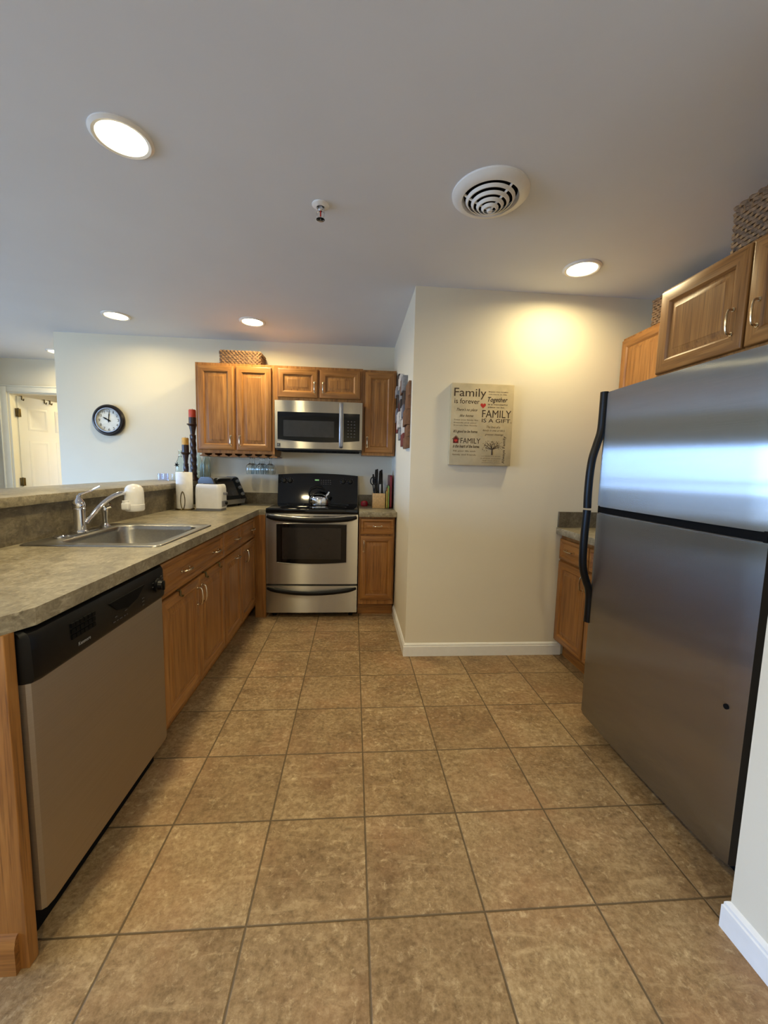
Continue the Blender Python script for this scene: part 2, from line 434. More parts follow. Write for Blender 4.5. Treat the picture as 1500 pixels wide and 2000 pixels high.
for k, s in enumerate((.045, .30, .365)):
    b = B(); D = _mat[dr]
    pts = [D @ Vector((s, .042, H_-.05)), D @ Vector((s, .042, H_+.004)), D @ Vector((s, -.006, H_+.004)), D @ Vector((s, -.006, H_-.035)), D @ Vector((s, -.03, H_-.045)), D @ Vector((s, -.034, H_-.025))]
    tube(b, pts, .006, 8)
    o = obj('door_hook', b, M_bronze)
    tag(o, ('dark hook over the top edge of the hallway door, the one nearest the hinges', 'dark hook over the top of the hallway door, left one of the close pair', 'dark hook over the top of the hallway door, right one of the close pair')[k], 'hook', 'over-door hooks')

# ------------------------------------------------------------------ ceiling fixtures
def can_light(x, y, label, watts=None):
    t = thing('recessed_light', label, 'ceiling light', (x, y, CZ), 0, 'recessed ceiling lights')
    b = B(); lathe(b, [(.098, 0), (.098, -.004), (.088, -.010), (.078, -.008), (.074, -.002), (.074, 0)], n=48, cap0=False, cap1=False); obj('trim_ring', b, M_white, t, world=False)
    b = B(); lathe(b, [(.0745, -.0005), (.0745, -.004), (.05, -.0055), (.001, -.006)], n=48, cap0=False); obj('diffuser', b, M_lampw, t, world=False)
    l = bpy.data.lights.new('lamp', 'AREA'); l.shape = 'DISK'; l.size = .148; l.energy = watts or LAMP_W; l.color = LAMP_COL; l.spread = R(LAMP_SPREAD)
    o = bpy.data.objects.new('lamp', l); C.objects.link(o); o.parent = t; o.location = (0, 0, -.0075)
    return t
can_light(-.807, 1.575, 'large looking round lit recessed light nearest the camera, over the peninsula', 15)
can_light(-1.809, 3.345, 'round lit recessed light in the ceiling above the wall clock', 4.6)
can_light(-.796, 3.329, 'round lit recessed light in the ceiling above the two-door upper cabinet', 11)
can_light(1.22, 2.235, 'round lit recessed light in the ceiling above the family sign wall', 7.2)
can_light(-3.02, 4.50, 'round lit recessed light in the hallway ceiling outside the open door', 6)
can_light(-.95, -.55, 'unseen recessed fill light added in the ceiling behind the viewer, on the left', 15)  # fill lamp outside the view, added for more even warm light
can_light(.35, -1.2, 'unseen recessed fill light added in the ceiling behind the viewer, in the middle', 20)  # second added fill, unseen, lifts the sign wall and near floor
# bedroom ceiling lamp behind the open door (seen only by its light)
t = thing('flush_ceiling_lamp', 'warm flush ceiling lamp in the room behind the open hallway door', 'ceiling light', (-2.7, 6.0, CZ))
b = B(); lathe(b, [(.15, 0), (.15, -.02), (.14, -.03)], n=32, cap0=False); obj('base', b, M_white, t, world=False)
b = B(); lathe(b, [(.135, -.03), (.12, -.07), (.07, -.10), (.001, -.11)], n=32, cap0=False); obj('shade', b, M_lampw, t, world=False)

l = bpy.data.lights.new('lamp', 'AREA'); l.shape = 'DISK'; l.size = .26; l.energy = 24; l.color = (1, .74, .22)
o = bpy.data.objects.new('lamp', l); C.objects.link(o); o.parent = t; o.location = (0, 0, -.115)
t = thing('ceiling_vent', 'round white ceiling air vent with concentric rings', 'vent', (.53, 1.71, CZ))
b = B(); lathe(b, [(.152, 0), (.151, -.006), (.140, -.016), (.122, -.024), (.112, -.024), (.107, -.014), (.105, 0)], n=64, cap0=False, cap1=False); obj('flange', b, M_trim, t, world=False)
for r, z in ((.088, -.030), (.066, -.042), (.045, -.053), (.025, -.062)):
    b = B(); lathe(b, [(r+.009, z+.007), (r+.002, z-.002), (r-.002, z-.002), (r+.004, z+.010)], n=48, cap0=False, cap1=False); obj('ring', b, M_trim, t, world=False)
b = B(); lathe(b, [(.010, -.050), (.012, -.066), (.009, -.070), (.001, -.071)], n=24); obj('hub', b, M_trim, t, world=False)
for a in (62, 182, 302):
    b = B(); ca, sa = math.cos(R(a)), math.sin(R(a))
    tube(b, [(.108*ca, .108*sa, -.014), (.088*ca, .088*sa, -.026), (.010*ca, .010*sa, -.060)], .0045, 8); obj('spoke', b, M_trim, t, world=False)
b = B(); lathe(b, [(.106, -.001), (.106, -.003), (.001, -.003)], n=32); obj('duct_shade', b, M_ductshade, t, world=False)  # flat black disc; its colour stands for the shade inside the vent

t = thing('fire_sprinkler', 'small chrome fire sprinkler head hanging from the ceiling', 'sprinkler', (-.156, 1.86, CZ))
b = B(); lathe(b, [(.036, 0), (.036, -.004), (.026, -.010), (.018, -.012), (.016, -.004)], n=32, cap1=False); obj('escutcheon', b, M_white, t, world=False)
b = B(); lathe(b, [(.010, -.004), (.010, -.022), (.007, -.026), (.001, -.027)], n=20)
for s in (-1, 1): tube(b, [(s*.008, 0, -.02), (s*.016, 0, -.032), (s*.014, 0, -.046), (s*.003, 0, -.056)], .003, 8)
obj('frame', b, M_chrome, t, world=False)
b = B(); lathe(b, [(.001, -.055), (.018, -.057), (.018, -.059), (.001, -.061)], n=24); obj('deflector', b, M_chrome, t, world=False)
b = B(); lathe(b, [(.003, -.027), (.003, -.055)], n=10); obj('bulb', b, M_inkr, t, world=False)

# ------------------------------------------------------------------ cabinetry builders
def front(name, parent, o, U, N, w_, h_, mats, fwid=.052, t=.019, allh=False):
    """raised panel door / drawer front: o = lower corner on the back plane, U along width, N outwards"""
    M = frame(o, U, (0, 0, 1), N)
    steps = [(0, 0), (0, t-.006), (.002, t-.002), (.007, t), (fwid-.010, t), (fwid-.003, t-.005), (fwid, t-.009), (fwid+.005, t-.009), (fwid+.028, t-.002), (fwid+.030, t-.001)]
    lim = min(w_, h_)/2-.004
    steps = [(min(i, lim), n) for i, n in steps]
    b = B(); prev = None
    for ins, n in steps:
        ring = [b.verts.new(M @ Vector(p)) for p in ((ins, ins, n), (w_-ins, ins, n), (w_-ins, h_-ins, n), (ins, h_-ins, n))]
        if prev:
            for i in range(4):
                f = b.faces.new((prev[i], prev[(i+1) % 4], ring[(i+1) % 4], ring[i]))
                f.material_index = 1 if (i in (0, 2) or allh) and ins < fwid+.001 else (1 if allh else 0)
        else: b.faces.new(ring[::-1])
        prev = ring
    f = b.faces.new(prev); f.material_index = 1 if allh else 0
    return obj(name, b, mats, parent, ang=25)
def pull(parent, p, d, N, L=.085, out=.026):
    p, d, N = Vector(p), Vector(d), Vector(N); pts = []; rs = []
    h = L/2
    for s, o in ((-1, -.003), (-1, .008), (-.99, .016), (-.93, .022), (-.8, .0255), (-.45, .028), (0, .029), (.45, .028), (.8, .0255), (.93, .022), (.99, .016), (1, .008), (1, -.003)):
        pts.append(p+d*s*h+N*o*out/.029); rs.append(.0042 if abs(s) > .9 else .0046-.001*abs(s))
    b = B(); tube(b, pts, rs, 8)
    for s in (-1, 1):
        q = p+d*s*h
        tube(b, [q-N*.001, q+N*.003], .0075, 12)
    return obj('handle', b, M_nickel, parent)

# ---- left run (fronts face +X)
XF = -.765          # door faces
XB = XF-.019        # face frame plane
NX = (1, 0, 0); UY = (0, 1, 0)
CT = .89; CB = .847
def base_left(label, y0, y1, fronts):
    t = thing('base_cabinet', label, 'cabinet', (XB-.25, (y0+y1)/2, 0))
    b = B()
    if fronts:
        box(b, -1.38, XB, y0, y0+.018, .105, CB); box(b, -1.38, XB, y1-.018, y1, .105, CB); box(b, -1.38, XB, y0+.018, y1-.018, .105, .12)
        box(b, XB-.02, XB, y0+.018, y1-.018, .12, CB); box(b, -1.38, -1.37, y0+.018, y1-.018, .12, CB)
    else: box(b, -1.38, XB, y0, y1, .105, CB)
    obj('body', b, M_oz, t, smooth=False)
    b = B(); box(b, -1.38, XB-.065, y0, y1, 0, .105); obj('toe_kick', b, M_oy, t, smooth=False)
    return t
t = base_left('wide oak sink base cabinet beside the dishwasher, one long false drawer over two doors', 1.645, 2.444, 1)
d = front('false_drawer_front', t, (XB, 1.652, .685), UY, NX, .786, .148, (M_oz, M_oy), .03, allh=True)
pull(d, (XF, 1.885, .757), UY, NX); pull(d, (XF, 2.295, .757), UY, NX)
d = front('door', t, (XB, 1.652, .14), UY, NX, .391, .535, (M_oz, M_oy)); pull(d, (XF, 2.018, .585), (0, 0, 1), NX)
d = front('door', t, (XB, 2.047, .14), UY, NX, .391, .535, (M_oz, M_oy)); pull(d, (XF, 2.072, .585), (0, 0, 1), NX)
sink_cab = t
t = base_left('narrow oak base cabinet next to the sink cabinet with a level pull on its door', 2.446, 2.812, 0)
d = front('drawer', t, (XB, 2.453, .685), UY, NX, .353, .148, (M_oz, M_oy), .028, allh=True); pull(d, (XF, 2.70, .757), UY, NX)
d = front('door', t, (XB, 2.453, .14), UY, NX, .353, .535, (M_oz, M_oy)); pull(d, (XF, 2.70, .632), UY, NX)
t = base_left('narrow oak base cabinet in the corner left of the stove with an upright pull', 2.814, 3.81, 0)
d = front('drawer', t, (XB, 2.822, .685), UY, NX, .39, .148, (M_oz, M_oy), .028, allh=True); pull(d, (XF, 3.10, .757), UY, NX)
d = front('door', t, (XB, 2.822, .14), UY, NX, .39, .535, (M_oz, M_oy)); pull(d, (XF, 2.915, .592), (0, 0, 1), NX)
b = B(); box(b, XB, -.697, 3.27, 3.81, .0, CB); obj('corner_filler', b, M_oz, t, smooth=False)
for k, y in enumerate((1.815, 2.13, 2.345)):
    b = B()
    pts = [(XB-.001, y, .677), (XF+.004, y, .677), (XF+.005, y, .672), (XF+.005, y, .655), (XF+.014, y, .650), (XF+.017, y, .658)]
    tube(b, pts, .0045, 8)
    o = obj('cabinet_hook', b, M_bronze)
    tag(o, ('small dark hook over the left sink cabinet door', 'small dark hook over the right sink cabinet door near the middle', 'small dark hook over the right sink cabinet door near its far edge')[k], 'hook', 'hooks on the sink cabinet doors')

# end panel with base moulding
t = thing('end_panel', 'oak end panel closing the near end of the peninsula', 'cabinet panel', (-1.08, .94, 0))
b = B(); box(b, -1.40, -.772, .925, .955, 0, CB, .002); obj('panel', b, M_oz, t, smooth=False)
b = B()
prof = [(0, 0), (.014, 0), (.014, .075), (.011, .082), (.011, .088), (.006, .097), (0, .10)]
loft(b, [[(x, .925-a, z) for a, z in prof] for x in (-1.40, -.792)]); obj('base_moulding', b, M_ox, t)

# countertop with sink cut-out
SX0, SX1, SY0, SY1 = -1.345, -.815, 1.735, 2.355
t = thing('countertop', 'L-shaped grey-brown laminate countertop along the peninsula and around the corner', 'countertop', (-1.07, 2.3, CB))
b = B()
def plate(b, xs, ys, keep, z0, z1, move=None):
    vt = {}
    def v(i, j, z):
        k = (i, j, z)
        if k not in vt:
            p = (xs[i], ys[j])
            if move: p = move(i, j, p)
            vt[k] = b.verts.new((p[0], p[1], z))
        return vt[k]
    K = {(i, j) for i in range(len(xs)-1) for j in range(len(ys)-1) if keep(i, j)}
    for i, j in K:
        b.faces.new((v(i, j, z1), v(i+1, j, z1), v(i+1, j+1, z1), v(i, j+1, z1)))
        b.faces.new((v(i, j+1, z0), v(i+1, j+1, z0), v(i+1, j, z0), v(i, j, z0)))
        for di, dj, a, c in ((-1, 0, (i, j+1), (i, j)), (1, 0, (i+1, j), (i+1, j+1)), (0, -1, (i, j), (i+1, j)), (0, 1, (i+1, j+1), (i, j+1))):
            if (i+di, j+dj) not in K:
                b.faces.new((v(*a, z0), v(*c, z0), v(*c, z1), v(*a, z1)))
def mv(i, j, p):
    if (i, j) == (4, 0): return (-.792, p[1])
    return p
plate(b, [-1.385, SX0, SX1, -.792, -.75, -.695], [.915, .99, SY0, SY1, 3.275, YB-.002],
      lambda i, j: not (i == 1 and j == 2) and not (i == 4 and j < 4) , CB, CT, None)
# chamfer of the near corner: move that corner vertex along the end edge
b.verts.ensure_lookup_table()
for v in b.verts:
    if abs(v.co.x+.75) < 1e-4 and abs(v.co.y-.915) < 1e-4: v.co.x = -.785
es = [e for e in b.edges if len(e.link_faces) == 2 and e.calc_face_angle(0) > .5 and all(v.co.z > CT-.001 for v in e.verts) and max(v.co.x for v in e.verts) > -.80]
bmesh.ops.bevel(b, geom=es, offset=.004, segments=2, affect='EDGES')
obj('worktop', b, M_lam, t, ang=22)
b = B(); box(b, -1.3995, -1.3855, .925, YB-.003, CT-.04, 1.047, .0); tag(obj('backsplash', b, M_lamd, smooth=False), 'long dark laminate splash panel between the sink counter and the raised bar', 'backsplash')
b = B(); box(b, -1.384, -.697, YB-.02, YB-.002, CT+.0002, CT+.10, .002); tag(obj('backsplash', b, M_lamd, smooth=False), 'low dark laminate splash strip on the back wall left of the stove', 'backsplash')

# pony wall and raised bar
b = B(); box(b, -1.56, -1.40, .925, YB, 0, 1.047); struct('wall_peninsula', b, M_wall, smooth=False)
b = B(); box(b, -1.82, -1.365, .86, YB-.003, 1.048, 1.09, .004)
tag(obj('bar_top', b, M_lam), 'raised laminate bar ledge running behind the sink to the clock wall', 'counter')

# ---- sink
t = thing('kitchen_sink', 'stainless steel drop-in single bowl sink in the peninsula counter', 'sink', ((SX0+SX1)/2, (SY0+SY1)/2, CT))
b = B()
def rr3(x0, x1, y0, y1, r, z): return [(x, y, z) for x, y in rrect(x0, x1, y0, y1, r)]
ox0, ox1, oy0, oy1 = -1.362, -.802, 1.720, 2.372
bx0, bx1, by0, by1 = -1.262, -.850, 1.79, 2.305
loft(b, [rr3(ox0, ox1, oy0, oy1, .03, CT+.0005), rr3(ox0+.001, ox1-.001, oy0+.001, oy1-.001, .03, CT+.004), rr3(ox0+.006, ox1-.006, oy0+.006, oy1-.006, .028, CT+.0065),
         rr3(ox0+.014, ox1-.014, oy0+.014, oy1-.014, .024, CT+.0045)], cap0=False, cap1=False)
# deck ring down to bowl
loft(b, [rr3(ox0+.014, ox1-.014, oy0+.014, oy1-.014, .024, CT+.0045), rr3(bx0-.006, bx1+.006, by0-.006, by1+.006, .075, CT+.0045), rr3(bx0, bx1, by0, by1, .07, CT+.001),
         rr3(bx0+.004, bx1-.004, by0+.004, by1-.004, .066, CT-.02), rr3(bx0+.016, bx1-.016, by0+.016, by1-.016, .06, CT-.15), rr3(bx0+.03, bx1-.03, by0+.03, by1-.03, .05, CT-.172), rr3(bx0+.06, bx1-.06, by0+.06, by1-.06, .03, CT-.178)], cap0=False)
obj('basin', b, M_sink, t, ang=50)
b = B(); lathe(b, [(.042, .0), (.042, .003), (.034, .004), (.03, -.001), (.001, -.002)], (-1.06, 2.05, CT-.178), 24); obj('drain', b, M_chrome, t)
DK = CT+.0055
# faucet
FX, FY = -1.315, 2.04
t = thing('kitchen_faucet', 'chrome single lever kitchen faucet with an arched spout', 'faucet', (FX, FY, DK))
b = B(); prism(b, rrect(FX-.03, FX+.03, FY-.115, FY+.115, .03), DK, DK+.006); lathe(b, [(.034, 0), (.034, .008), (.028, .014)], (FX, FY, DK), 24); obj('base', b, M_chrome, t)
b = B(); lathe(b, [(.026, .01), (.024, .05), (.0245, .112), (.027, .114), (.027, .118), (.025, .120), (.027, .132), (.025, .146), (.018, .158), (.010, .170), (.007, .18), (.001, .184)], (FX, FY, DK), 28); obj('body', b, M_chrome, t)
b = B(); tube(b, [(FX, FY, DK+.17), (FX+.0, FY+.012, DK+.184), (FX, FY+.05, DK+.190), (FX, FY+.09, DK+.196), (FX, FY+.13, DK+.206), (FX, FY+.165, DK+.214)], [.006, .0065, .005, .004, .0045, .005], 10); obj('lever', b, M_chrome, t)
FXX, FYY = -1.20, 2.315    # filter position
sp = []
for i in range(13):
    s = i/12; q = 1-(1-s)**1.9
    sp.append((FX+.022+(FXX-.030-FX-.022)*s, FY+.012+(FYY-.042-FY-.012)*s, DK+.045+.135*q))
b = B(); tube(b, sp, [.011+.001*(1-i/12) for i in range(13)], 12); obj('spout', b, M_chrome, t)
# filter on the faucet
t = thing('water_filter', 'white capsule shaped water filter on the end of the faucet spout', 'water filter', (FXX, FYY, .972))
b = B(); lathe(b, [(.040, .012), (.047, .02), (.048, .05), (.047, .105), (.043, .128), (.032, .142), (.016, .149), (.001, .151)], (FXX, FYY, .972), 36); obj('canister', b, M_white, t)
b = B(); lathe(b, [(.036, 0), (.045, .004), (.049, .012), (.0495, .038), (.047, .041)], (FXX, FYY, .972), 36); obj('collar', b, M_white, t)
b = B(); box(b, FXX-.035, FXX+.005, FYY-.072, FYY-.035, .985, 1.025, .008, 3); lathe(b, [(.014, 0), (.016, .008), (.016, .05)], (FXX-.018, FYY-.055, .985), 16); obj('diverter', b, M_white, t)
t = thing('side_sprayer', 'chrome side sprayer standing on the sink deck behind the faucet spout', 'sprayer', (-1.315, 2.24, DK))
b = B(); lathe(b, [(.024, 0), (.024, .006), (.016, .012), (.014, .02)], (-1.315, 2.24, DK), 24); obj('base', b, M_chrome, t)
b = B(); lathe(b, [(.011, .018), (.012, .05), (.015, .085), (.016, .10), (.012, .112), (.001, .115)], (-1.315, 2.24, DK), 20); tube(b, [(-1.315, 2.24, DK+.1), (-1.285, 2.245, DK+.115)], [.012, .014], 14); obj('spray_head', b, M_chrome, t)
t = thing('sink_hole_cover', 'low round chrome cap on the sink deck left of the faucet', 'cap', (-1.312, 1.90, DK))
b = B(); lathe(b, [(.026, 0), (.026, .006), (.018, .011), (.001, .012)], (-1.312, 1.90, DK), 28); obj('cap', b, M_chrome, t)

# ---- dishwasher
DY0, DY1 = .960, 1.640
t = thing('dishwasher', 'stainless dishwasher with a black control panel under the peninsula counter', 'dishwasher', (-1.05, 1.3, 0))
b = B(); box(b, -1.37, -.80, DY0+.004, DY1-.004, .09, CB-.006); obj('tub', b, M_bmat, t, smooth=False)
XD = -.752
poly = [(-.80, DY0+.003), (XD-.012, DY0+.003), (XD-.004, DY0+.010), (XD, DY0+.03), (XD, DY1-.03), (XD-.004, DY1-.010), (XD-.012, DY1-.003), (-.80, DY1-.003)]
b = B(); prism(b, poly, .115, .712); obj('door', b, M_sD, t)
b = B()
XP = XD+.012
secs = []
for z, o in ((.712, -.008), (.716, -.003), (.724, 0), (.822, -.004), (.834, -.010), (.840, -.020)):
    x = XP+o
    secs.append([(-.80, DY0, z), (x-.02, DY0, z), (x-.006, DY0+.008, z), (x, DY0+.03, z), (x, DY1-.03, z), (x-.006, DY1-.008, z), (x-.02, DY1, z), (-.80, DY1, z)])
loft(b, secs); cp = obj('control_panel', b, M_black, t)
MP = frame((XP+.0005, 0, 0), UY, (0, 0, 1), NX)
lens = [(1.275+.20*s, .800-.004) for s in (0, .5, 1)]
b = B(); pl = [(1.26, .806), (1.30, .772), (1.36, .760), (1.42, .772), (1.47, .806)]
prism(b, pl, -.004, .0008, MP); obj('handle_recess_shade', b, M_bmat, cp)  # proud dark plate, painted shade in place of a hollow handle scoop
b = B()
for i in range(6):
    for j in range(3): prism(b, [(1.092+i*.017, .765+j*.016), (1.106+i*.017, .765+j*.016), (1.106+i*.017, .777+j*.016), (1.092+i*.017, .777+j*.016)], -.004, .0008, MP)
obj('vent', b, M_bmat, cp)
b = B(); lathe(b, [(.026, 0), (.026, .006), (.019, .008), (.017, .022), (.001, .024)], (XP-.001, 1.565, .775), 28, 'X'); box(b, XP+.016, XP+.027, 1.561, 1.569, .757, .793, .002); obj('dial', b, M_black, cp)
text('lettering', 'Kenmore', cp, MP, 1.115, 1.165, .738, .748, M_legend)
for y, z, l in ((1.275, .738, .012), (1.295, .738, .008), (1.31, .738, .015), (1.335, .738, .008), (1.35, .738, .006), (1.285, .752, .012), (1.34, .754, .014), (1.45, .758, .014), (1.45, .746, .014), (1.45, .734, .012), (1.59, .800, .01), (1.60, .79, .01), (1.60, .778, .01), (1.528, .79, .008), (1.525, .775, .008)):
    b = B(); prism(b, [(y, z), (y+l, z), (y+l, z+.003), (y, z+.003)], -.001, .0006, MP); obj('legend_mark', b, M_legd, cp)
b = B(); box(b, -1.37, -.815, DY0+.004, DY1-.004, .0, .095); obj('kick_plate', b, M_bmat, t, smooth=False)

# ------------------------------------------------------------------ stove
SXa, SXb, SYf = -.690, .043, 3.25
t = thing('stove', 'freestanding stainless and black glass-top electric stove in the back run', 'stove', ((SXa+SXb)/2, 3.5, 0))
NY = (0, -1, 0); UX = (1, 0, 0)
b = B(); box(b, SXa+.004, SXb-.004, SYf+.03, 3.80, .035, .868); obj('body', b, M_dgrey, t, smooth=False)
for x in (SXa+.05, SXb-.05):
    for y in (SYf+.08, 3.75):
        b = B(); lathe(b, [(.018, 0), (.018, .012), (.010, .014), (.010, .036)], (x, y, 0), 14); obj('foot', b, M_black, t)
b = B(); box(b, SXa, SXb, SYf+.0, 3.775, .868, .905, .006, 3); ct = obj('cooktop', b, M_bgl, t)
for x, y, r in ((-.51, 3.42, .10), (-.14, 3.42, .085), (-.51, 3.64, .075), (-.14, 3.64, .10)):
    b = B(); lathe(b, [(r, .9052), (r, .9056), (r-.003, .9056), (r-.003, .9052)], (x, y, 0), 40, cap0=False, cap1=False); obj('burner_ring', b, M_legd, ct)
MS = frame((0, SYf, 0), UX, (0, 0, 1), NY)
# oven door with a bowed front
def bowed(b, x0, x1, z0, z1, y, bow, th, n=10):
    xs = [x0+(x1-x0)*i/n for i in range(n+1)]; xc = (x0+x1)/2; hw = (x1-x0)/2
    poly = [(x, y-bow*(1-((x-xc)/hw)**2)) for x in xs]+[(x1, y+th), (x0, y+th)]
    prism(b, poly, z0, z1)
b = B(); bowed(b, SXa, SXb, .288, .862, SYf, .006, .03); dr_ = obj('oven_door', b, M_sX, t)
b = B()
wx0, wx1, wz0, wz1 = -.607, -.046, .468, .782
pl = [(wx0, wz0+.008)]+[(wx0+(wx1-wx0)*i/12, wz0-.014*(1-(2*i/12-1)**2)+.0) for i in range(0, 13)]+[(wx1, wz0+.008), (wx1, wz1-.008)]+[(wx1-(wx1-wx0)*i/12, wz1+.004*(1-(2*i/12-1)**2)) for i in range(0, 13)]+[(wx0, wz1-.008)]
prism(b, pl, .0, .0085, MS); ow = obj('window_frame', b, M_bgl, dr_)
b = B(); prism(b, [(-.56, .496), (-.092, .496), (-.092, .752), (-.56, .752)], .0085, .0092, MS); obj('window_pane', b, M_wgl, dr_)
b = B()
tube(b, [MS @ Vector((x, z, .0085)) for x, z in pl], .003, 6, closed=True); obj('window_rim', b, M_sX, dr_)
def bow_handle(b, x0, x1, z, sag, out, r, y0=SYf):
    pts = []; n = 20
    for i in range(n+1):
        s = i/n; k = 1-(2*s-1)**2
        e = min(1, min(s, 1-s)/.05)
        pts.append((x0+(x1-x0)*s, y0-.004-out*(e*.55+.45*k*1.0)*(.25+.75*e), z-sag*k))
    tube(b, pts, [r*(.6+.4*min(1, min(i, n-i)/2)) for i in range(n+1)], 12, flat=(1.35, .8))
b = B(); bow_handle(b, SXa+.012, SXb-.012, .838, .022, .05, .015); obj('handle', b, M_black, dr_)
b = B(); bow_handle(b, SXa+.014, SXb-.014, .856, .020, .040, .0055); obj('handle_trim', b, M_sX, dr_)
b = B()
for x0, x1 in ((-.62, -.50), (-.47, -.345), (-.315, -.19), (-.16, -.03)):
    prism(b, [(x0, .842), (x1, .842), (x1, .846), (x0, .846)], .0, .0068, MS)
obj('vent_slots', b, M_bmat, dr_)
b = B(); bowed(b, SXa, SXb, .048, .272, SYf, .006, .03); dw_ = obj('storage_drawer', b, M_sX, t)
b = B(); bow_handle(b, SXa+.008, SXb-.008, .252, .036, .026, .013); obj('handle', b, M_black, dw_)
# backguard
b = B()
n = 16; xs = [SXa+.002+(SXb-SXa-.004)*i/n for i in range(n+1)]
top = [(x, 1.163+.016*(1-(2*i/n-1)**2)) for i, x in enumerate(xs)]
poly = [(xs[0], .90), (xs[-1], .90)]+top[::-1]
TL = R(11)
MBG = frame((0, 3.742, .90), UX, (0, math.sin(TL), math.cos(TL)), (0, -math.cos(TL), math.sin(TL)))
poly = [(x, (z-.90)/math.cos(TL)) for x, z in poly]
prism(b, poly, -.03, 0, MBG)
bmesh.ops.bevel(b, geom=[e for e in b.edges if e.calc_face_angle(0) > 1.2 and all((MBG.inverted() @ v.co).z > -.01 for v in e.verts)], offset=.006, segments=2, affect='EDGES')
bg_ = obj('backguard', b, M_bgl, t)
KV = .210
def turned(prof, u, v, n=24):
    b = B(); lathe(b, prof, n=n); bmesh.ops.transform(b, matrix=MBG @ Matrix.Translation((u, v, 0)), verts=b.verts); return b
for x in (-.633, -.578, -.093, -.028):
    b = turned([(.022, -.001), (.022, .004), (.016, .008), (.015, .024), (.001, .026)], x, KV)
    prism(b, [(x-.003, KV-.017), (x+.003, KV-.017), (x+.003, KV+.017), (x-.003, KV+.017)], .016, .030, MBG); kb = obj('knob', b, M_black, bg_)
    b = B()
    for a in range(-120, 121, 40):
        u, v = x+.029*math.sin(R(a)), KV+.029*math.cos(R(a))
        prism(b, [(u-.0025, v-.0025), (u+.0025, v-.0025), (u+.0025, v+.0025), (u-.0025, v+.0025)], -.001, .0006, MBG)
    obj('dial_marks', b, M_legd, kb)
b = B(); prism(b, rrect(-.43, -.20, .172, .248, .006, 3), -.001, .002, MBG); dp = obj('display_panel', b, M_bgl, bg_)
text('clock_digits', '10:01', dp, MBG @ Matrix.Translation((0, 0, .002)), -.352, -.318, .216, .228, M_green_led)
b = B()
for i in range(5):
    for j in range(3):
        x, z = -.30+i*.021, .184+j*.017
        prism(b, [(x, z), (x+.011, z), (x+.011, z+.005), (x, z+.005)], .001, .0026, MBG)
obj('keypad', b, M_legd, dp)

# kettle on the stove
KX, KY, KZ = -.30, 3.585, .9058
t = thing('tea_kettle', 'shiny stainless tea kettle with a black handle on the stove', 'kettle', (KX, KY, KZ))
b = B(); lathe(b, [(.080, 0), (.086, .004), (.088, .02), (.088, .052), (.082, .072), (.066, .088), (.045, .097), (.030, .099), (.001, .0995)], (KX, KY, KZ), 40); obj('body', b, M_chrome, t)
b = B(); lathe(b, [(.032, .098), (.030, .104), (.012, .108), (.011, .116), (.013, .122), (.001, .126)], (KX, KY, KZ), 24); obj('lid', b, M_black, t)
b = B(); tube(b, [(KX+.062, KY-.01, KZ+.075), (KX+.082, KY-.012, KZ+.098), (KX+.092, KY-.013, KZ+.118)], [.016, .013, .011], 14); obj('spout', b, M_chrome, t)
b = B(); tube(b, [(KX-.078, KY, KZ+.07), (KX-.085, KY, KZ+.105), (KX-.065, KY, KZ+.14), (KX-.02, KY, KZ+.158), (KX+.025, KY, KZ+.152), (KX+.055, KY, KZ+.13)], [.006, .008, .010, .011, .011, .008], 12); obj('handle', b, M_black, t)

# ---- narrow base cabinet right of the stove
YF = 3.27; YFB = YF+.019
t = thing('base_cabinet', 'narrow oak base cabinet between the stove and the nook wall', 'cabinet', (.205, 3.55, 0))
b = B(); box(b, .052, .347, YFB, 3.81, .105, .842); obj('body', b, M_oz, t, smooth=False)
b = B(); box(b, .052, .347, YFB+.06, 3.81, 0, .105); obj('toe_kick', b, M_ox, t, smooth=False)
d = front('drawer', t, (.066, YFB, .70), UX, NY, .272, .128, (M_oz, M_ox), .028, allh=True); pull(d, (.204, YF, .768), UX, NY, .065)
d = front('door', t, (.066, YFB, .145), UX, NY, .272, .54, (M_oz, M_ox)); pull(d, (.094, YF, .60), (0, 0, 1), NY)
t = thing('countertop', 'short laminate countertop between the stove and the nook wall', 'countertop', (.2, 3.55, .845))
b = B(); box(b, .050, .358, 3.245, YB-.002, .845, .888, .004); obj('worktop', b, M_lam, t)
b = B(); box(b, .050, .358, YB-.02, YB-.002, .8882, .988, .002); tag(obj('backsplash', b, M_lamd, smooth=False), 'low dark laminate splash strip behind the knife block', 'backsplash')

# knife block etc.
t = thing('knife_block', 'pale wooden knife block full of black knife handles', 'knife block', (.228, 3.62, .888))
b = B(); box(b, .172, .284, 3.55, 3.69, .888, 1.02, .003); obj('block', b, M_beech, t)
hs = [(.185, 3.58, .17), (.205, 3.575, .20), (.232, 3.575, .185), (.258, 3.575, .20), (.20, 3.62, .21), (.228, 3.62, .20), (.255, 3.62, .205), (.215, 3.66, .215), (.245, 3.66, .21)]
for k, (x, y, h) in enumerate(hs):
    b = B(); tl = (k % 3-1)*.010
    loft(b, [[(x+tl*s+sx_*wx, y+sy_*.007, 1.018+h*s) for sx_, sy_ in ((-1, -1), (1, -1), (1, 1), (-1, 1))] for s, wx in ((0, .0075), (.3, .008), (.6, .0075), (.85, .009), (1.0, .006))])
    obj('knife_handle', b, M_black, t)
for x, y in ((.186, 3.566), (.238, 3.566), (.270, 3.572)):
    b = B(); box(b, x-.008, x+.008, y-.004, y+.004, 1.015, 1.10, .001); obj('steel_bolster', b, M_silver, t)
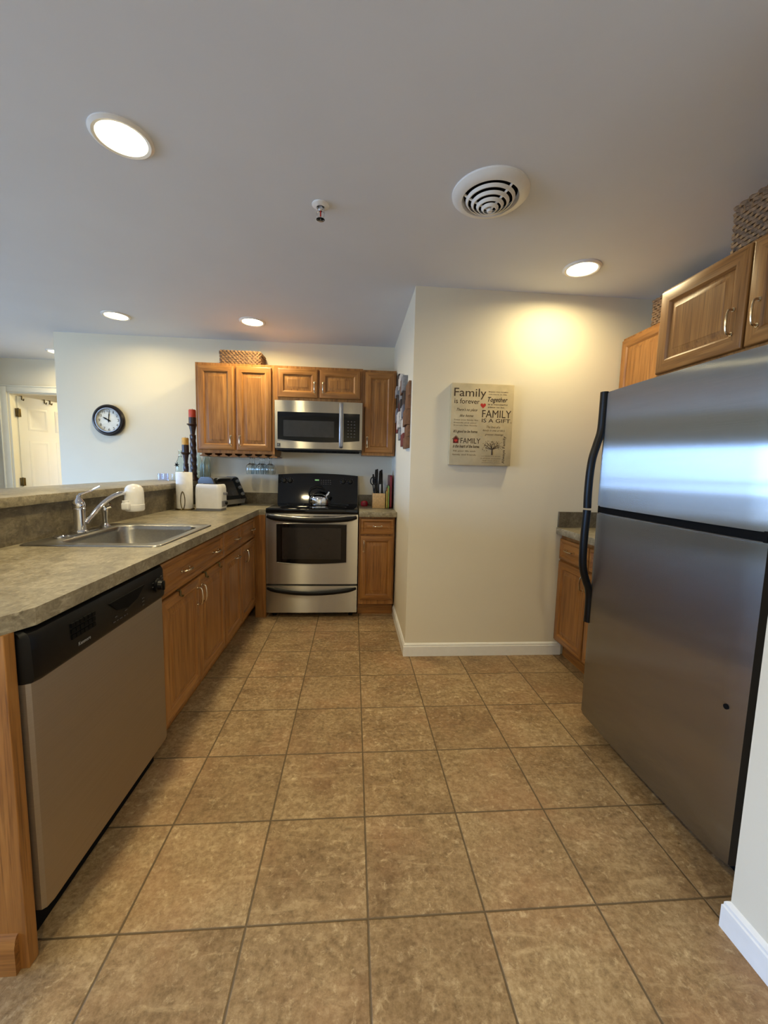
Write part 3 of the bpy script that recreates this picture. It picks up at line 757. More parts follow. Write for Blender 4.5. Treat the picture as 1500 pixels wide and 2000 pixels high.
for s, x in ((-1, .176), (1, .196)):
    b = B(); tube(b, [(x+.018*math.cos(a)*1.0-.006, 3.56, 1.128+.032*math.sin(a)) for a in [2*PI*i/20 for i in range(20)]], .005, 8, closed=True)
    tube(b, [(x-.004, 3.56, 1.098), (.186, 3.56, 1.02)], .005, 8); obj('scissor_handle', b, M_black, t)
def board(label, x, th, y0, y1, h, mat, lean=.0):
    b = B(); pl = rrect(y0, y1, .8885, .8885+h, .02, 5)
    prism(b, pl, -th/2, th/2, frame((x, 0, 0), UY, (0, 0, 1), NX))
    for v in b.verts: v.co.x += lean*(v.co.z-.8885)
    return tag(obj('cutting_board', b, mat), label, 'cutting board', 'cutting boards by the nook wall')
board('thin yellow cutting board standing beside the knife block', .296, .006, 3.54, 3.70, .15, M_yell)
board('thin orange cutting board standing next to the yellow one', .304, .006, 3.55, 3.72, .18, M_orange)
board('thin green cutting board standing next to the dark red one', .312, .006, 3.53, 3.74, .20, M_green)
board('thick dark red cutting board standing by the nook wall', .332, .018, 3.55, 3.80, .292, M_red)
t = thing('kitchen_timer', 'small round red kitchen timer on the counter right of the stove', 'timer', (.105, 3.74, .888))
b = B(); lathe(b, [(.026, 0), (.032, .006), (.033, .03), (.028, .044), (.012, .05), (.001, .05)], (.105, 3.74, .888), 28); obj('body', b, M_tred, t)
b = B(); lathe(b, [(.016, 0), (.015, .006), (.006, .008), (.001, .008)], (.105, 3.708, .912), 20, 'Y'); obj('knob', b, M_red, t)

# ------------------------------------------------------------------ upper cabinets on the back wall
YU = 3.50; YUB = YU+.019
def upper(label, x0, x1, z0, z1, doors, deep=3.828):
    t = thing('upper_cabinet', label, 'cabinet', ((x0+x1)/2, 3.68, z0))
    b = B(); box(b, x0, x1, YUB, deep, z0, z1); obj('body', b, M_oz, t, smooth=False)
    for (a, c, d0, d1, hx, hz) in doors:
        d = front('door', t, (a, YUB, d0), UX, NY, c-a, d1-d0, (M_oz, M_ox), .056); pull(d, (hx, YU, hz), (0, 0, 1), NY, .08)
    return t
upper('tall two-door oak upper cabinet left of the microwave', -1.304, -.668, 1.335, 2.068,
      [(-1.285, -.994, 1.362, 2.045, -1.022, 1.44), (-.976, -.690, 1.362, 2.045, -.948, 1.44)])
upper('short two-door oak upper cabinet above the microwave', -.667, .068, 1.785, 2.068,
      [(-.640, -.308, 1.812, 2.045, -.335, 1.90), (-.292, .046, 1.812, 2.045, -.265, 1.90)])
upper('narrow single-door oak upper cabinet right of the microwave', .069, .352, 1.348, 2.062,
      [(.088, .335, 1.372, 2.042, .112, 1.46)])
# scalloped stemware rack
t = thing('stemware_rack', 'scalloped wooden rack for stemware under the tall upper cabinet', 'rack', (-.98, 3.65, 1.335))
for k, x in enumerate([-1.26+.0825*i for i in range(8)]):
    b = B()
    pl = [(x-.012, 1.334), (x-.012, 1.322), (x-.034, 1.314), (x-.030, 1.309), (x, 1.306), (x+.030, 1.309), (x+.034, 1.314), (x+.012, 1.322), (x+.012, 1.334)]
    prism(b, pl, -.26, 0, frame((0, 3.535, 0), UX, (0, 0, 1), NY)); obj('rail', b, M_ox, t)
def wineglass(x, y, label):
    t = thing('wine_glass', label, 'wine glass', (x, y, 1.163), 0, 'wine glasses hanging upside down under the cabinet')
    prof = [(.030, 0), (.036, .03), (.038, .055), (.030, .078), (.012, .090), (.004, .098), (.0035, .140), (.006, .149), (.030, .1525), (.0305, .154), (.001, .1555)]
    inner = [(.001, .0905), (.010, .0885), (.0285, .077), (.0365, .055), (.0345, .03), (.0287, 0)]
    b = B(); lathe(b, inner+prof, n=20, cap0=False, cap1=False); obj('glass', b, M_glass, t, world=False, ang=60)
for i, x in enumerate((-.889, -.806, -.7245)):
    for j, y in enumerate((3.585, 3.665, 3.745)):
        if i == 2 and j == 2: continue
        wineglass(x, y, 'clear wine glass hanging upside down in the %s row, %s' % (('left', 'middle', 'right')[i], ('at the front', 'second from the front', 'at the back')[j]))

# microwave
MX0, MX1, MZ0, MZ1, MY = -.650, .067, 1.388, 1.775, 3.435
t = thing('microwave', 'over-the-range stainless microwave with a black glass window', 'microwave', ((MX0+MX1)/2, 3.62, MZ0))
b = B(); box(b, MX0+.003, MX1-.003, MY+.03, 3.828, MZ0-.012, MZ1-.0); obj('body', b, M_dgrey, t, smooth=False)
b = B(); bowed(b, MX0, MX1, MZ0, MZ1, MY, .012, .03); md = obj('door', b, M_sX, t)
MM = frame((0, MY, 0), UX, (0, 0, 1), NY)
def bowplate(b, pl_x0, pl_x1, zf0, zf1, off, n=14):
    """plate that follows the bow of the door; zf give the lower and upper edge at x"""
    xc = (MX0+MX1)/2; hw = (MX1-MX0)/2; lo, hi, lo2, hi2 = [], [], [], []
    rings = []
    for i in range(n+1):
        x = pl_x0+(pl_x1-pl_x0)*i/n; y = MY-.012*(1-((x-xc)/hw)**2)
        rings.append([(x, y+.004, zf0(x)), (x, y-off, zf0(x)), (x, y-off, zf1(x)), (x, y+.004, zf1(x))])
    loft(b, rings)
sag = lambda x: 1.464-.022*(1-((x-(MX0+MX1)/2)/.36)**2)
b = B(); bowplate(b, -.628, -.125, sag, lambda x: 1.683, .0015); obj('window_frame', b, M_bgl, md)
b = B(); bowplate(b, -.58, -.165, lambda x: 1.484, lambda x: 1.615, .0022); obj('window_pane', b, M_mgl, md)
b = B(); bowplate(b, -.088, .046, sag, lambda x: 1.683, .0015); cpm = obj('control_panel', b, M_bgl, t)
b = B()
for i in range(3):
    for j in range(6):
        x, z = -.055+i*.026, 1.49+j*.025
        y = MY-.012*(1-((x-(MX0+MX1)/2)/((MX1-MX0)/2))**2)
        box(b, x, x+.012, y-.0022, y, z, z+.007)
obj('legend_marks', b, M_legd, cpm, smooth=False)
b = B(); tube(b, [(-.107, MY-.014+.006, 1.405), (-.107, MY-.034, 1.415), (-.107, MY-.042, 1.45), (-.107, MY-.046, 1.58), (-.107, MY-.042, 1.72), (-.107, MY-.034, 1.755), (-.107, MY-.008, 1.765)], .016, 12, flat=(.55, 1)); obj('handle', b, M_silver, md)
b = B(); prism(b, rrect(-.632, -.606, 1.402, 1.428, .002, 2), 0, .004, MM); obj('badge', b, M_dgrey, md)
text('lettering', 'K', md, frame((0, MY-.0042, 0), UX, (0, 0, 1), NY), -.626, -.612, 1.407, 1.423, M_legend)
b = B(); box(b, MX0+.02, MX1-.02, MY+.01, MY+.32, MZ0-.022, MZ0-.012)
for i in range(12): box(b, MX0+.05+i*.052, MX0+.09+i*.052, MY+.04, MY+.2, MZ0-.025, MZ0-.022)
obj('vent_grille', b, M_bmat, t, smooth=False)

# ------------------------------------------------------------------ baskets
def wicker_box(label, x0, x1, y0, y1, z0, h, mat, rows, lid=True, pitch=.022, rz=0):
    cx, cy = (x0+x1)/2, (y0+y1)/2; hx, hy = (x1-x0)/2, (y1-y0)/2
    t = thing('wicker_basket', label, 'basket', (cx, cy, z0), rz)
    per = rrect(-hx, hx, -hy, hy, .02, 3)
    pts = []
    for i in range(len(per)):
        a, c = Vector(per[i]), Vector(per[(i+1) % len(per)]); L = (c-a).length
        k = max(1, round(L/(pitch/2)))
        for j in range(k): pts.append(a+(c-a)*j/k)
    if len(pts) % 2: pts.pop()
    N = len(pts); b = B(); rr = h*(.84 if lid else 1)/rows
    def ring(z, ph, r, amp):
        ps = []
        for i, p in enumerate(pts):
            tg = (pts[(i+1) % N]-pts[i-1]).normalized(); nr = Vector((tg.y, -tg.x))
            o = amp*(1 if (i+ph) % 2 else -1)
            ps.append((p.x+nr.x*o, p.y+nr.y*o, z+random.uniform(-.0008, .0008)))
        tube(b, ps, r, 5, closed=True)
    for k in range(rows): ring(rr*(k+.5), k, rr*.58, .0035)
    prism(b, rrect(-hx+.004, hx-.004, -hy+.004, hy-.004, .018, 3), .002, rr*rows-.004)
    obj('woven_body', b, mat, t, world=False)
    if lid:
        b = B(); per2 = pts
        for k in range(2): ring(h*.84+rr*(k+.45), k, rr*.62, .006)
        prism(b, rrect(-hx-.002, hx+.002, -hy-.002, hy+.002, .02, 3), h*.85, h*.985)
        for j in range(int(2*hy/.016)):
            y = -hy+.008+j*.016
            tube(b, [(-hx+.01+(2*hx-.02)*i/14, y, h*.985+.0025*(1 if (i+j) % 2 else -1)) for i in range(15)], .006, 5)
        obj('woven_lid', b, mat, t, world=False)
    else:
        b = B(); ring(h, 0, .009, .004); obj('rim', b, mat, t, world=False)
    return t
wicker_box('low lidded tan wicker basket on top of the tall two-door upper cabinet', -1.125, -.80, 3.585, 3.80, 2.0695, .108, M_wick, 6, pitch=.03)
wicker_box('large brown wicker basket on top of the cabinet above the refrigerator', 1.43, 1.86, 1.02, 1.545, 2.0565, .20, M_wickb, 11, pitch=.034)
wicker_box('brown wicker basket on the small upper cabinet in the right corner', 1.735, 1.94, 1.98, 2.36, 2.0925, .155, M_wickb, 9, pitch=.034)

# ------------------------------------------------------------------ right side cabinets and refrigerator
NXm = (-1, 0, 0); UYm = (0, -1, 0)
XC = 1.37; XCB = XC+.019
t = thing('base_cabinet', 'oak base cabinet in the corner behind the refrigerator with two doors', 'cabinet', (1.66, 2.21, 0))
b = B(); box(b, XCB, XR-.002, 1.86, YS-.002, .105, .835); obj('body', b, M_oz, t, smooth=False)
b = B(); box(b, XCB+.055, XR-.002, 1.86, YS-.014, 0, .105); obj('toe_kick', b, M_oy, t, smooth=False)
for y0, y1, hy in ((2.545, 2.215, 2.24), (2.205, 1.875, 2.18)):
    d = front('drawer', t, (XCB, y0, .672), UYm, NXm, y0-y1, .135, (M_oz, M_oy), .028, allh=True); pull(d, (XC, (y0+y1)/2+.03, .742), UY, NXm)
    d = front('door', t, (XCB, y0, .118), UYm, NXm, y0-y1, .54, (M_oz, M_oy)); pull(d, (XC, hy, .585), (0, 0, 1), NXm)
t = thing('countertop', 'laminate countertop in the corner behind the refrigerator', 'countertop', (1.65, 2.2, .84))
b = B(); box(b, 1.345, XR-.002, 1.855, YS-.002, .836, .879, .004); obj('worktop', b, M_lam, t)
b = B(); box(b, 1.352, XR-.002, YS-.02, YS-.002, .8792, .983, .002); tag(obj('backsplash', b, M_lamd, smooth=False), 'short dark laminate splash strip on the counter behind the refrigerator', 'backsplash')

t = thing('upper_cabinet', 'light oak upper cabinet in the right corner behind the refrigerator', 'cabinet', (1.84, 2.2, 1.34))
b = B(); box(b, 1.706, XR-.002, 1.815, YS-.004, 1.34, 2.092); obj('body', b, M_oz, t, smooth=False)
for y0, y1, hy in ((2.545, 2.19, 2.22), (2.18, 1.83, 2.15)):
    d = front('door', t, (1.706, y0, 1.36), UYm, NXm, y0-y1, .715, (M_oz, M_oy)); pull(d, (1.687, hy, 1.44), (0, 0, 1), NXm)

t = thing('upper_cabinet', 'deep brown oak cabinet above the refrigerator with two doors', 'cabinet', (1.66, 1.37, 1.66))
b = B(); box(b, 1.379, XR-.002, .915, 1.812, 1.66, 2.056); obj('body', b, M_oz, t, smooth=False)
for y0, y1, hy in ((1.80, 1.388, 1.43), (1.378, .93, 1.335)):
    d = front('door', t, (1.379, y0, 1.692), UYm, NXm, y0-y1, .352, (M_oz, M_oy), .06); pull(d, (1.36, hy, 1.795), (0, 0, 1), NXm, .085)

FY0, FY1, FX = 1.012, 1.800, 1.12
t = thing('refrigerator', 'tall stainless top-freezer refrigerator with black handles', 'refrigerator', (1.5, 1.4, 0))
b = B(); box(b, FX+.085, 1.93, FY0+.006, FY1-.006, .03, 1.598, .006); obj('body', b, M_dgrey, t)
b = B(); box(b, FX+.095, FX+.15, FY0+.02, FY1-.02, .004, .055); obj('kick_grille', b, M_bmat, t, smooth=False)
for y in (FY0+.06, FY1-.06):
    b = B(); lathe(b, [(.02, 0), (.02, .02), (.012, .022), (.012, .04)], (FX+.2, y, 0), 14); obj('foot', b, M_black, t)
def fdoor(name, z0, z1, bow=.010):
    yc, hw = (FY0+FY1)/2, (FY1-FY0)/2; n = 24; poly = []
    for i in range(n+1):
        y = FY0+(FY1-FY0)*i/n; s = (y-yc)/hw
        e = 1-min(1, (1-abs(s))/.03)
        poly.append((FX+bow*s*s-.002*0+.010*e*e, y))
    poly += [(FX+.075, FY1), (FX+.075, FY0)]
    b = B(); prism(b, poly[::-1], z0, z1)
    b.normal_update(); bmesh.ops.recalc_face_normals(b, faces=b.faces)
    for f in b.faces: f.material_index = 0 if f.normal.x < -.2 else 1
    bmesh.ops.bevel(b, geom=[e for e in b.edges if abs(e.verts[0].co.z-e.verts[1].co.z) < 1e-5 and all(v.co.x < FX+.05 for v in e.verts)], offset=.005, segments=2, affect='EDGES')
    return obj(name, b, (M_sY, M_dgrey), t, ang=40)
fu = fdoor('freezer_door', 1.088, 1.603); fl = fdoor('fridge_door', .072, 1.060)
b = B(); box(b, FX+.02, FX+.08, FY0+.004, FY1-.004, 1.058, 1.09); obj('door_gap_gasket', b, M_bmat, t, smooth=False)
def fhandle(par, pts):
    b = B(); P = []
    # smooth the control points
    for i in range(len(pts)-1):
        p0 = Vector(pts[max(i-1, 0)]); p1 = Vector(pts[i]); p2 = Vector(pts[i+1]); p3 = Vector(pts[min(i+2, len(pts)-1)])
        for k in range(6):
            s = k/6
            P.append(.5*((2*p1)+(-p0+p2)*s+(2*p0-5*p1+4*p2-p3)*s*s+(-p0+3*p1-3*p2+p3)*s**3))
    P.append(Vector(pts[-1]))
    tube(b, [(x, FY1-.004, z) for x, z in P], .0165, 18, flat=(1.0, 1.2)); obj('handle', b, M_black, par)
fhandle(fu, [(1.128, 1.606), (1.128, 1.50), (1.125, 1.43), (1.110, 1.37), (1.095, 1.31), (1.088, 1.24), (1.086, 1.15), (1.088, 1.078)])
fhandle(fl, [(1.088, 1.068), (1.085, .98), (1.084, .88), (1.089, .80), (1.106, .74), (1.126, .69), (1.133, .64), (1.133, .53)])
b = B(); lathe(b, [(.008, 0), (.008, .004), (.001, .005)], (FX+.004, 1.062, .552), 16, 'X'); obj('plug', b, M_bmat, fl)

# ------------------------------------------------------------------ wall decor
# sign
t = thing('canvas_sign', 'tan canvas family sign with brown lettering on the wall', 'sign', (.796, YS, 1.52))
SU0, SU1, SV0, SV1 = .597, .993, 1.272, 1.774
b = B(); box(b, SU0, SU1, YS-.042, YS-.001, SV0, SV1, .003); obj('canvas', b, M_canvas, t)
MSG = frame((SU0, YS-.0422, SV0), UX, (0, 0, 1), NY); sw, sh = SU1-SU0, SV1-SV0
def tx(s, a, c, d, e, mat=M_ink, shear=0, wt=0):   # fractions of the sign, v measured from the top
    text('lettering', s, t, MSG, a*sw, c*sw, (1-e)*sh, (1-d)*sh, mat, shear, .0005, wt)
tx('Family', .04, .55, .06, .19, wt=.0)
tx('is forever', .05, .45, .185, .245)
tx('Enjoy the laughs', .59, .90, .085, .10, M_inkp); tx('we have in life', .59, .88, .115, .128, M_inkp)
tx('Together', .58, .90, .155, .23, shear=.3, wt=.015)
tx('is a wonderful', .59, .90, .235, .252, M_inkp, wt=.01); tx('place to be.', .59, .86, .27, .29, M_inkp, wt=.01)
tx("There's no place", .09, .42, .30, .345, shear=.45); tx('like home', .14, .36, .375, .405, shear=.45)
tx('FAMILY', .50, .97, .315, .405); tx('IS A GIFT.', .50, .98, .42, .465)
tx('Treat your family like', .05, .44, .435, .455, M_inkp); tx('friends and your', .05, .42, .47, .488, M_inkp); tx('friends like family', .05, .43, .503, .52, M_inkp)
tx('The love of a', .58, .80, .505, .535, M_inkp, .45); tx("family is one of life's", .52, .88, .55, .58, M_inkp, .45); tx('greatest blessings', .56, .86, .60, .63, M_inkp, .45)
tx("It's good to be home.", .05, .44, .565, .61, shear=.35, wt=.012)
tx('FAMILY', .17, .49, .665, .73)
tx('is the heart of the home.', .05, .48, .745, .785, shear=.35, wt=.012)
tx('Fill your life with', .06, .42, .815, .84, M_inkp); tx('family and friends', .05, .43, .86, .885, M_inkp)
tx('our family tree grows', .52, .83, .875, .888, M_inkp); tx('in all kinds of weather', .51, .84, .903, .916, M_inkp); tx('with roots of love', .54, .82, .93, .943, M_inkp); tx('and branches of hope', .53, .83, .956, .969, M_inkp)
MR = frame((SU0+.955*sw, YS-.0422, SV0), (0, 0, 1), (-1, 0, 0), NY)
text('lettering', 'Always Family', t, MR, .03*sh, .37*sh, .045*sw, .10*sw, M_ink, 0, .0005)
b = B(); hp = []
for i in range(24):
    a = 2*PI*i/24
    hp.append((sw*.51+.0011*16*math.sin(a)**3, sh*(1-.262)+.0011*(13*math.cos(a)-5*math.cos(2*a)-2*math.cos(3*a)-math.cos(4*a))))
prism(b, hp[::-1], 0, .0006, MSG); obj('heart', b, M_inkr, t, smooth=False)
b = B(); hx, hy = sw*.095, sh*(1-.73)
prism(b, [(hx-.017, hy), (hx+.017, hy), (hx+.017, hy+.026), (hx, hy+.042), (hx-.017, hy+.026)], 0, .0006, MSG); obj('house', b, M_inkd, t, smooth=False)
b = B(); prism(b, [(x-sw*.51+hx, (y-sh*.738)*.6+hy+.016) for x, y in [(sw*.51+(p[0]-sw*.51)*.6, p[1]) for p in hp[::-1]]], .0006, .001, MSG); obj('heart', b, M_inkr, t, smooth=False)
b = B()
tube(b, [MSG @ Vector((hx-.023, hy+.024, .001)), MSG @ Vector((hx, hy+.046, .001)), MSG @ Vector((hx+.023, hy+.024, .001))], .0015, 6); obj('house_roof', b, M_ink, t)
b = B(); tx_, ty_ = sw*.69, sh*(1-.865)
def seg(b, p, q, r0, r1): tube(b, [MSG @ Vector((*p, .0006)), MSG @ Vector((*q, .0006))], [r0, r1], 6, flat=(1, 1))
seg(b, (tx_, ty_), (tx_-.001, ty_+.038), .0055, .0035)
leaves = []
for a in range(15, 170, 17):
    L = .045+.012*math.sin(R(a*3)); q = (tx_+L*math.cos(R(a))*.95, ty_+.036+L*math.sin(R(a)))
    m_ = (tx_+.5*(q[0]-tx_)-.006*math.sin(R(a*5)), ty_+.036+.42*(q[1]-ty_-.036))
    seg(b, (tx_-.001, ty_+.034), m_, .0022, .0014); seg(b, m_, q, .0014, .0007)
    for k in range(9): leaves.append((q[0]+random.uniform(-.018, .018), q[1]+random.uniform(-.024, .012)))
obj('tree', b, M_ink, t)
b = B()
for (x, y) in leaves: prism(b, [(x-.003, y), (x, y-.0022), (x+.003, y), (x, y+.0022)], 0, .0006, MSG)
obj('tree_leaves', b, M_inkp, t, smooth=False)

# wood block art on the nook wall
t = thing('wood_block_art', 'patchwork wall art of stained wood blocks on the nook wall', 'wall art', (XN, 2.98, 1.66))
AM = [plain('block_%s' % n, c, .55, var=.12, scale=80) for n, c in (('grey', (128, 128, 130)), ('white', (196, 190, 182)), ('maroon', (110, 48, 44)), ('brown', (112, 76, 50)), ('dark', (52, 44, 42)), ('blue', (98, 102, 114)))]
cols = [(3.22, 3.40, 1.53, 1.975), (3.02, 3.215, 1.46, 1.93), (2.81, 3.015, 1.40, 1.875), (2.62, 2.805, 1.375, 1.80)]
for i, (y0, y1, z0, z1) in enumerate(cols):
    n = 5; z = z0
    hs_ = [random.uniform(.7, 1.3) for _ in range(n)]; s_ = sum(hs_)
    order = ([2, 5, 4, 0, 4], [0, 1, 4, 0, 1], [2, 1, 1, 4, 2], [3, 3, 3, 3, 3])[i]
    for k in range(n):
        hh = (z1-z0)*hs_[k]/s_; dx = (.016, .028, .02, .034, .022)[(k+i*2) % 5]
        for (a, c) in ((y0, (y0+y1)/2-.002), ((y0+y1)/2+.002, y1)):
            b = B(); box(b, XN-dx, XN-.001, a, c, z+.001, z+hh-.001, .001); obj('block', b, AM[order[k] if random.random() < .75 else random.randrange(6)] if i < 3 else AM[3], t)
            dx = max(.014, dx-.006)
        z += hh

# clock
CXc, CZc = -2.163, 1.606
t = thing('wall_clock', 'round black wall clock with a silver inner ring and white face', 'clock', (CXc, YB, CZc))
b = B(); lathe(b, [(.128, 0), (.136, .012), (.136, .028), (.126, .040), (.116, .042), (.108, .034), (.106, .0)], (CXc, YB, CZc), 56, 'Y', cap0=False, cap1=False); obj('frame', b, M_bframe, t)
b = B(); lathe(b, [(.109, .030), (.107, .040), (.100, .040), (.097, .030)], (CXc, YB, CZc), 56, 'Y', cap0=False, cap1=False); obj('inner_ring', b, M_silver, t)
b = B(); lathe(b, [(.107, .001), (.107, .020), (.001, .020)], (CXc, YB, CZc), 48, 'Y'); fc = obj('face', b, M_face, t)
MCk = frame((CXc, YB-.0202, CZc), UX, (0, 0, 1), NY)
for h in range(1, 13):
    a = R(30*h); s_ = str(h); wd = {1: .003, 10: .0125, 11: .0085, 12: .0125}.get(h, .0075)
    u, v = .080*math.sin(a), .080*math.cos(a)
    text('numeral', s_, fc, MCk, u-wd, u+wd, v-.011, v+.011, M_ink)
def hand(name, ang, L, w0, tail):
    b = B(); Mr = MCk @ Matrix.Rotation(R(-ang), 4, 'Z')
    prism(b, [(-w0, -tail), (w0, -tail), (w0*.7, 0), (w0*1.3, L*.6), (0, L), (-w0*1.3, L*.6), (-w0*.7, 0)], .002, .004, Mr); obj(name, b, M_bmat, t)
hand('minute_hand', 6, .080, .003, .018); hand('hour_hand', 299, .056, .0045, .018)
b = B(); lathe(b, [(.007, .020), (.007, .026), (.001, .027)], (CXc, YB, CZc), 16, 'Y'); obj('hub', b, M_bmat, t)

# ------------------------------------------------------------------ counter items
PX, PY = -1.288, 3.20
t = thing('paper_towel_holder', 'dark wire paper towel holder standing beside the white toaster', 'towel holder', (PX, PY, CT))
b = B(); lathe(b, [(.070, 0), (.070, .006), (.066, .009), (.001, .009)], (PX, PY, CT), 32); obj('base', b, M_bronze, t)
b = B(); lathe(b, [(.006, .009), (.006, .282), (.009, .288), (.001, .296)], (PX, PY, CT), 12); obj('post', b, M_bronze, t)
b = B(); q = (PX+.012, PY-.068)
n = 28; lp = []
for i in range(n):
    a = 2*PI*i/n
    lp.append((q[0]+.016*math.sin(a)*abs(math.sin(a))**.3, q[1]+.0, CT+.075+.066*math.cos(a)))
tube(b, lp, .003, 8, closed=True); obj('tension_arm', b, M_bronze, t)
b = B(); lathe(b, [(.018, .0), (.056, .0), (.0585, .004), (.0585, .272), (.056, .276), (.018, .276)], (PX, PY, CT+.0095), 40, cap0=False, cap1=False); lathe(b, [(.018, 0), (.018, .276)], (PX, PY, CT+.0095), 24, cap0=False, cap1=False)
tag(obj('paper_towel_roll', b, M_paper), 'white paper towel roll on the holder beside the toaster', 'paper towels')

t = thing('toaster', 'white two-slice toaster with a grey base beside the paper towels', 'toaster', (-1.085, 3.185, CT), R(-5))
b = B(); W2, D2, H2 = .100, .070, .20
secs = []
for z, k, r in ((.018, 1.0, .03), (.12, 1.0, .03), (.168, .985, .032), (.190, .95, .034), (.20, .88, .034)):
    secs.append([(x, y, z) for x, y in rrect(-W2*k, W2*k, -D2*k, D2*k, r*k, 6)])
loft(b, secs); obj('body', b, M_white, t, world=False, ang=50)
b = B(); prism(b, rrect(-W2+.004, W2-.004, -D2+.004, D2-.004, .028), 0, .019); obj('base', b, M_grey, t, world=False)
for y in (-.026, .026):
    b = B(); box(b, -.068, .068, y-.012, y+.012, .1995, .2012); obj('slot', b, M_bmat, t, world=False)
b = B(); box(b, W2-.002, W2+.004, -.045, .045, .03, .075, .002); obj('control_strip', b, M_grey, t, world=False)
b = B(); box(b, W2-.002, W2+.022, -.018, .018, .12, .14, .004); obj('lever', b, M_grey, t, world=False)
b = B(); lathe(b, [(.013, 0), (.012, .012), (.001, .013)], (W2+.003, .02, .055), 20, 'X'); obj('dial', b, M_black, t, world=False)

t = thing('toaster_oven', 'silver and black toaster oven with a slanted glass door', 'toaster oven', (-1.105, 3.525, CT), R(68))
# local: front faces -Y, width along X
WO, DO, HO = .15, .105, .245
side = [(-DO, .02), (DO, .02), (DO, HO-.03), (DO-.03, HO), (-DO+.10, HO), (-DO+.075, HO-.01), (-DO-.012, .06)]
MO = frame((0, 0, 0), UY, (0, 0, 1), NX)
b = B(); prism(b, side, -WO, WO, MO)
bmesh.ops.bevel(b, geom=[e for e in b.edges if e.calc_face_angle(0) > .3 and abs(e.verts[0].co.x-e.verts[1].co.x) > .1], offset=.012, segments=3, affect='EDGES'); obj('shell', b, M_silver, t, world=False, ang=40)
for s in (-1, 1):
    b = B(); sd = [(y*1.02, z*1.01) for y, z in side]; prism(b, sd, s*WO-(.0 if s > 0 else .014), s*WO+(.014 if s > 0 else 0), MO)
    obj('side_panel', b, M_dgrey, t, world=False)
dv = Vector((0, .087, .175)).normalized(); dn = Vector((0, -dv.z, dv.y))
MD = frame((0, -DO-.0125, .06), UX, dv, dn)
b = B(); prism(b, rrect(-WO+.004, WO-.07, .0, .195, .012, 4), -.002, .010, MD); od = obj('door', b, M_black, t, world=False)
b = B(); prism(b, rrect(-WO+.02, WO-.085, .03, .165, .01, 4), .010, .012, MD); obj('glass', b, M_wgl, od, world=False)
b = B(); tube(b, [MD @ Vector(p) for p in ((-WO+.03, .180, .008), (-WO+.03, .184, .025), (-WO+.05, .185, .03), (WO-.12, .185, .03), (WO-.10, .184, .025), (WO-.10, .180, .008))], .006, 10); obj('handle', b, M_silver, od, world=False)
b = B(); prism(b, rrect(WO-.066, WO-.004, .0, .195, .008, 4), -.002, .008, MD); oc = obj('control_panel', b, M_black, t, world=False)
for v in (.04, .10, .16):
    b = B(); prism(b, [(WO-.035+.014*math.cos(2*PI*i/20), v+.014*math.sin(2*PI*i/20)) for i in range(20)], .008, .024, MD); obj('knob', b, M_silver, oc, world=False)
for x in (-WO+.03, WO-.03):
    for y in (-DO+.03, DO-.03):
        b = B(); lathe(b, [(.012, 0), (.014, .022)], (x, y, 0), 14); obj('foot', b, M_black, t, world=False)

# candlesticks on the bar end
BZ = 1.0905
def candlestick(x, y, h, label, s=1.0):
    t = thing('candlestick', label, 'candlestick', (x, y, BZ), 0, 'candlesticks on the bar end')
    b = B(); lathe(b, [(.048*s, 0), (.048*s, .010), (.040*s, .018), (.026*s, .035), (.022*s, .06)], n=28); obj('base', b, M_brown, t, world=False)
    n = 40; z0, z1 = .055, h-.105
    prof = [((.026-.004*i/n)*s+.001, z0+(z1-z0)*i/n) for i in range(n+1)]
    b = B(); lathe(b, prof, n=32, fn=lambda a, z: 1+.10*math.cos(4*a+z*95)); obj('twisted_stem', b, M_brown, t, world=False, ang=60)
    b = B(); lathe(b, [(.017*s, h-.107), (.026*s, h-.103), (.026*s, h-.096), (.018*s, h-.090), (.022*s, h-.06), (.030*s, h-.02), (.048*s, h-.004), (.046*s, h), (.001, h)], n=28); obj('cup', b, M_brown, t, world=False)
def candle(x, y, z, hh, r, mat, label, band):
    t = thing('pillar_candle', label, 'candle', (x, y, z))
    b = B(); lathe(b, [(r*1.03, 0), (r*1.03, band), (r, band+.001)], n=28, cap1=False); obj('carved_band', b, M_brown, t, world=False)
    b = B(); lathe(b, [(r, band), (r, hh-.012), (r*.9, hh-.003), (r*.6, hh-.004), (.001, hh-.008)], n=28); obj('wax', b, mat, t, world=False)
    b = B(); tube(b, [(0, 0, hh-.01), (.001, 0, hh+.006)], .0012, 6); obj('wick', b, M_bmat, t, world=False)
candlestick(-1.405, 3.70, .495, 'tall dark twisted candlestick at the end of the bar')
candle(-1.405, 3.70, BZ+.4955, .125, .030, M_redwax, 'red pillar candle on the tall candlestick', .055)
candlestick(-1.425, 3.585, .245, 'short dark twisted candlestick beside the tall one', .82)
candle(-1.425, 3.585, BZ+.2455, .125, .027, M_yelwax, 'yellow pillar candle on the short candlestick', .062)
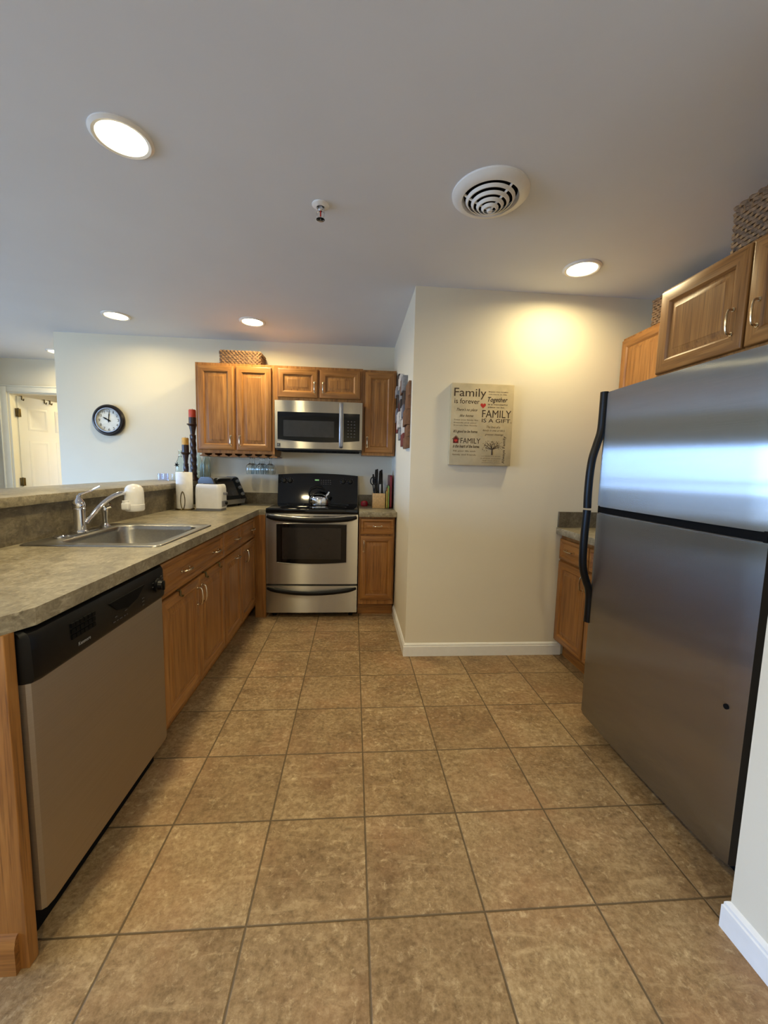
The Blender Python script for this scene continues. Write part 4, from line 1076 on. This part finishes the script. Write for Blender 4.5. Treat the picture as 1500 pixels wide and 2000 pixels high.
def bottle(x, y, z, h, r, label, charm=False):
    t = thing('glass_bottle', label, 'bottle', (x, y, z))
    prof = [(.001, .004), (r-.004, .003), (r, .008), (r, h*.50), (r*.93, h*.58), (r*.55, h*.70), (r*.34, h*.80), (r*.30, h*.95), (r*.36, h*.96), (r*.36, h)]
    inn = [(r*.26, h), (r*.22, h*.8), (r*.45, h*.70), (r*.84, h*.57), (r-.004, h*.5), (r-.004, .014), (.001, .010)]
    b = B(); lathe(b, prof+inn, n=28, cap0=False, cap1=False); obj('bottle_body', b, M_bott, t, world=False, ang=60)
    if charm:
        b = B(); pl = []
        for i in range(12):
            a = 2*PI*i/12+.2; rr = .024 if i % 2 == 0 else .009; pl.append((rr*math.cos(a), rr*math.sin(a)))
        prism(b, pl, 0, .004, frame((.0-.012, -r-.004, h*.52), UX, (0, 0, 1), NY)); obj('star_charm', b, M_bmat, t, world=False)
        b = B(); tube(b, [(r*.36*math.cos(a), r*.36*math.sin(a)-.004, h*.80) for a in [2*PI*i/16 for i in range(16)]], .0015, 6, closed=True); tube(b, [(-.006, -r*.4, h*.8), (-.012, -r-.001, h*.62), (-.012, -r-.002, h*.56)], .0012, 6); obj('cord', b, M_bmat, t, world=False)
    return t
bottle(-1.525, 3.72, BZ, .265, .042, 'clear glass bottle with a dark star charm left of the candlesticks', True)
bottle(-1.395, 3.792, BZ, .30, .030, 'clear glass bottle behind the tall candlestick, left one of the pair by the cabinet')
bottle(-1.325, 3.785, BZ, .30, .034, 'clear glass bottle nearest the upper cabinet side, right one of the pair')
def tumbler(x, y, r, h, label, mat=M_viol):
    b = B(); lathe(b, [(.001, .006), (r-.003, .006), (r-.002, h), (r, h), (r*.94, 0), (.001, 0)], (x, y, BZ), 24, cap0=False, cap1=False)
    tag(obj('votive_glass', b, mat), label, 'glass', 'small glasses on the bar')
tumbler(-1.700, 3.72, .022, .058, 'leftmost small violet glass on the bar by the clock wall')
tumbler(-1.648, 3.70, .026, .060, 'middle small violet glass on the bar by the clock wall')
tumbler(-1.600, 3.76, .024, .055, 'small clear glass on the bar next to the star charm bottle', M_glass)
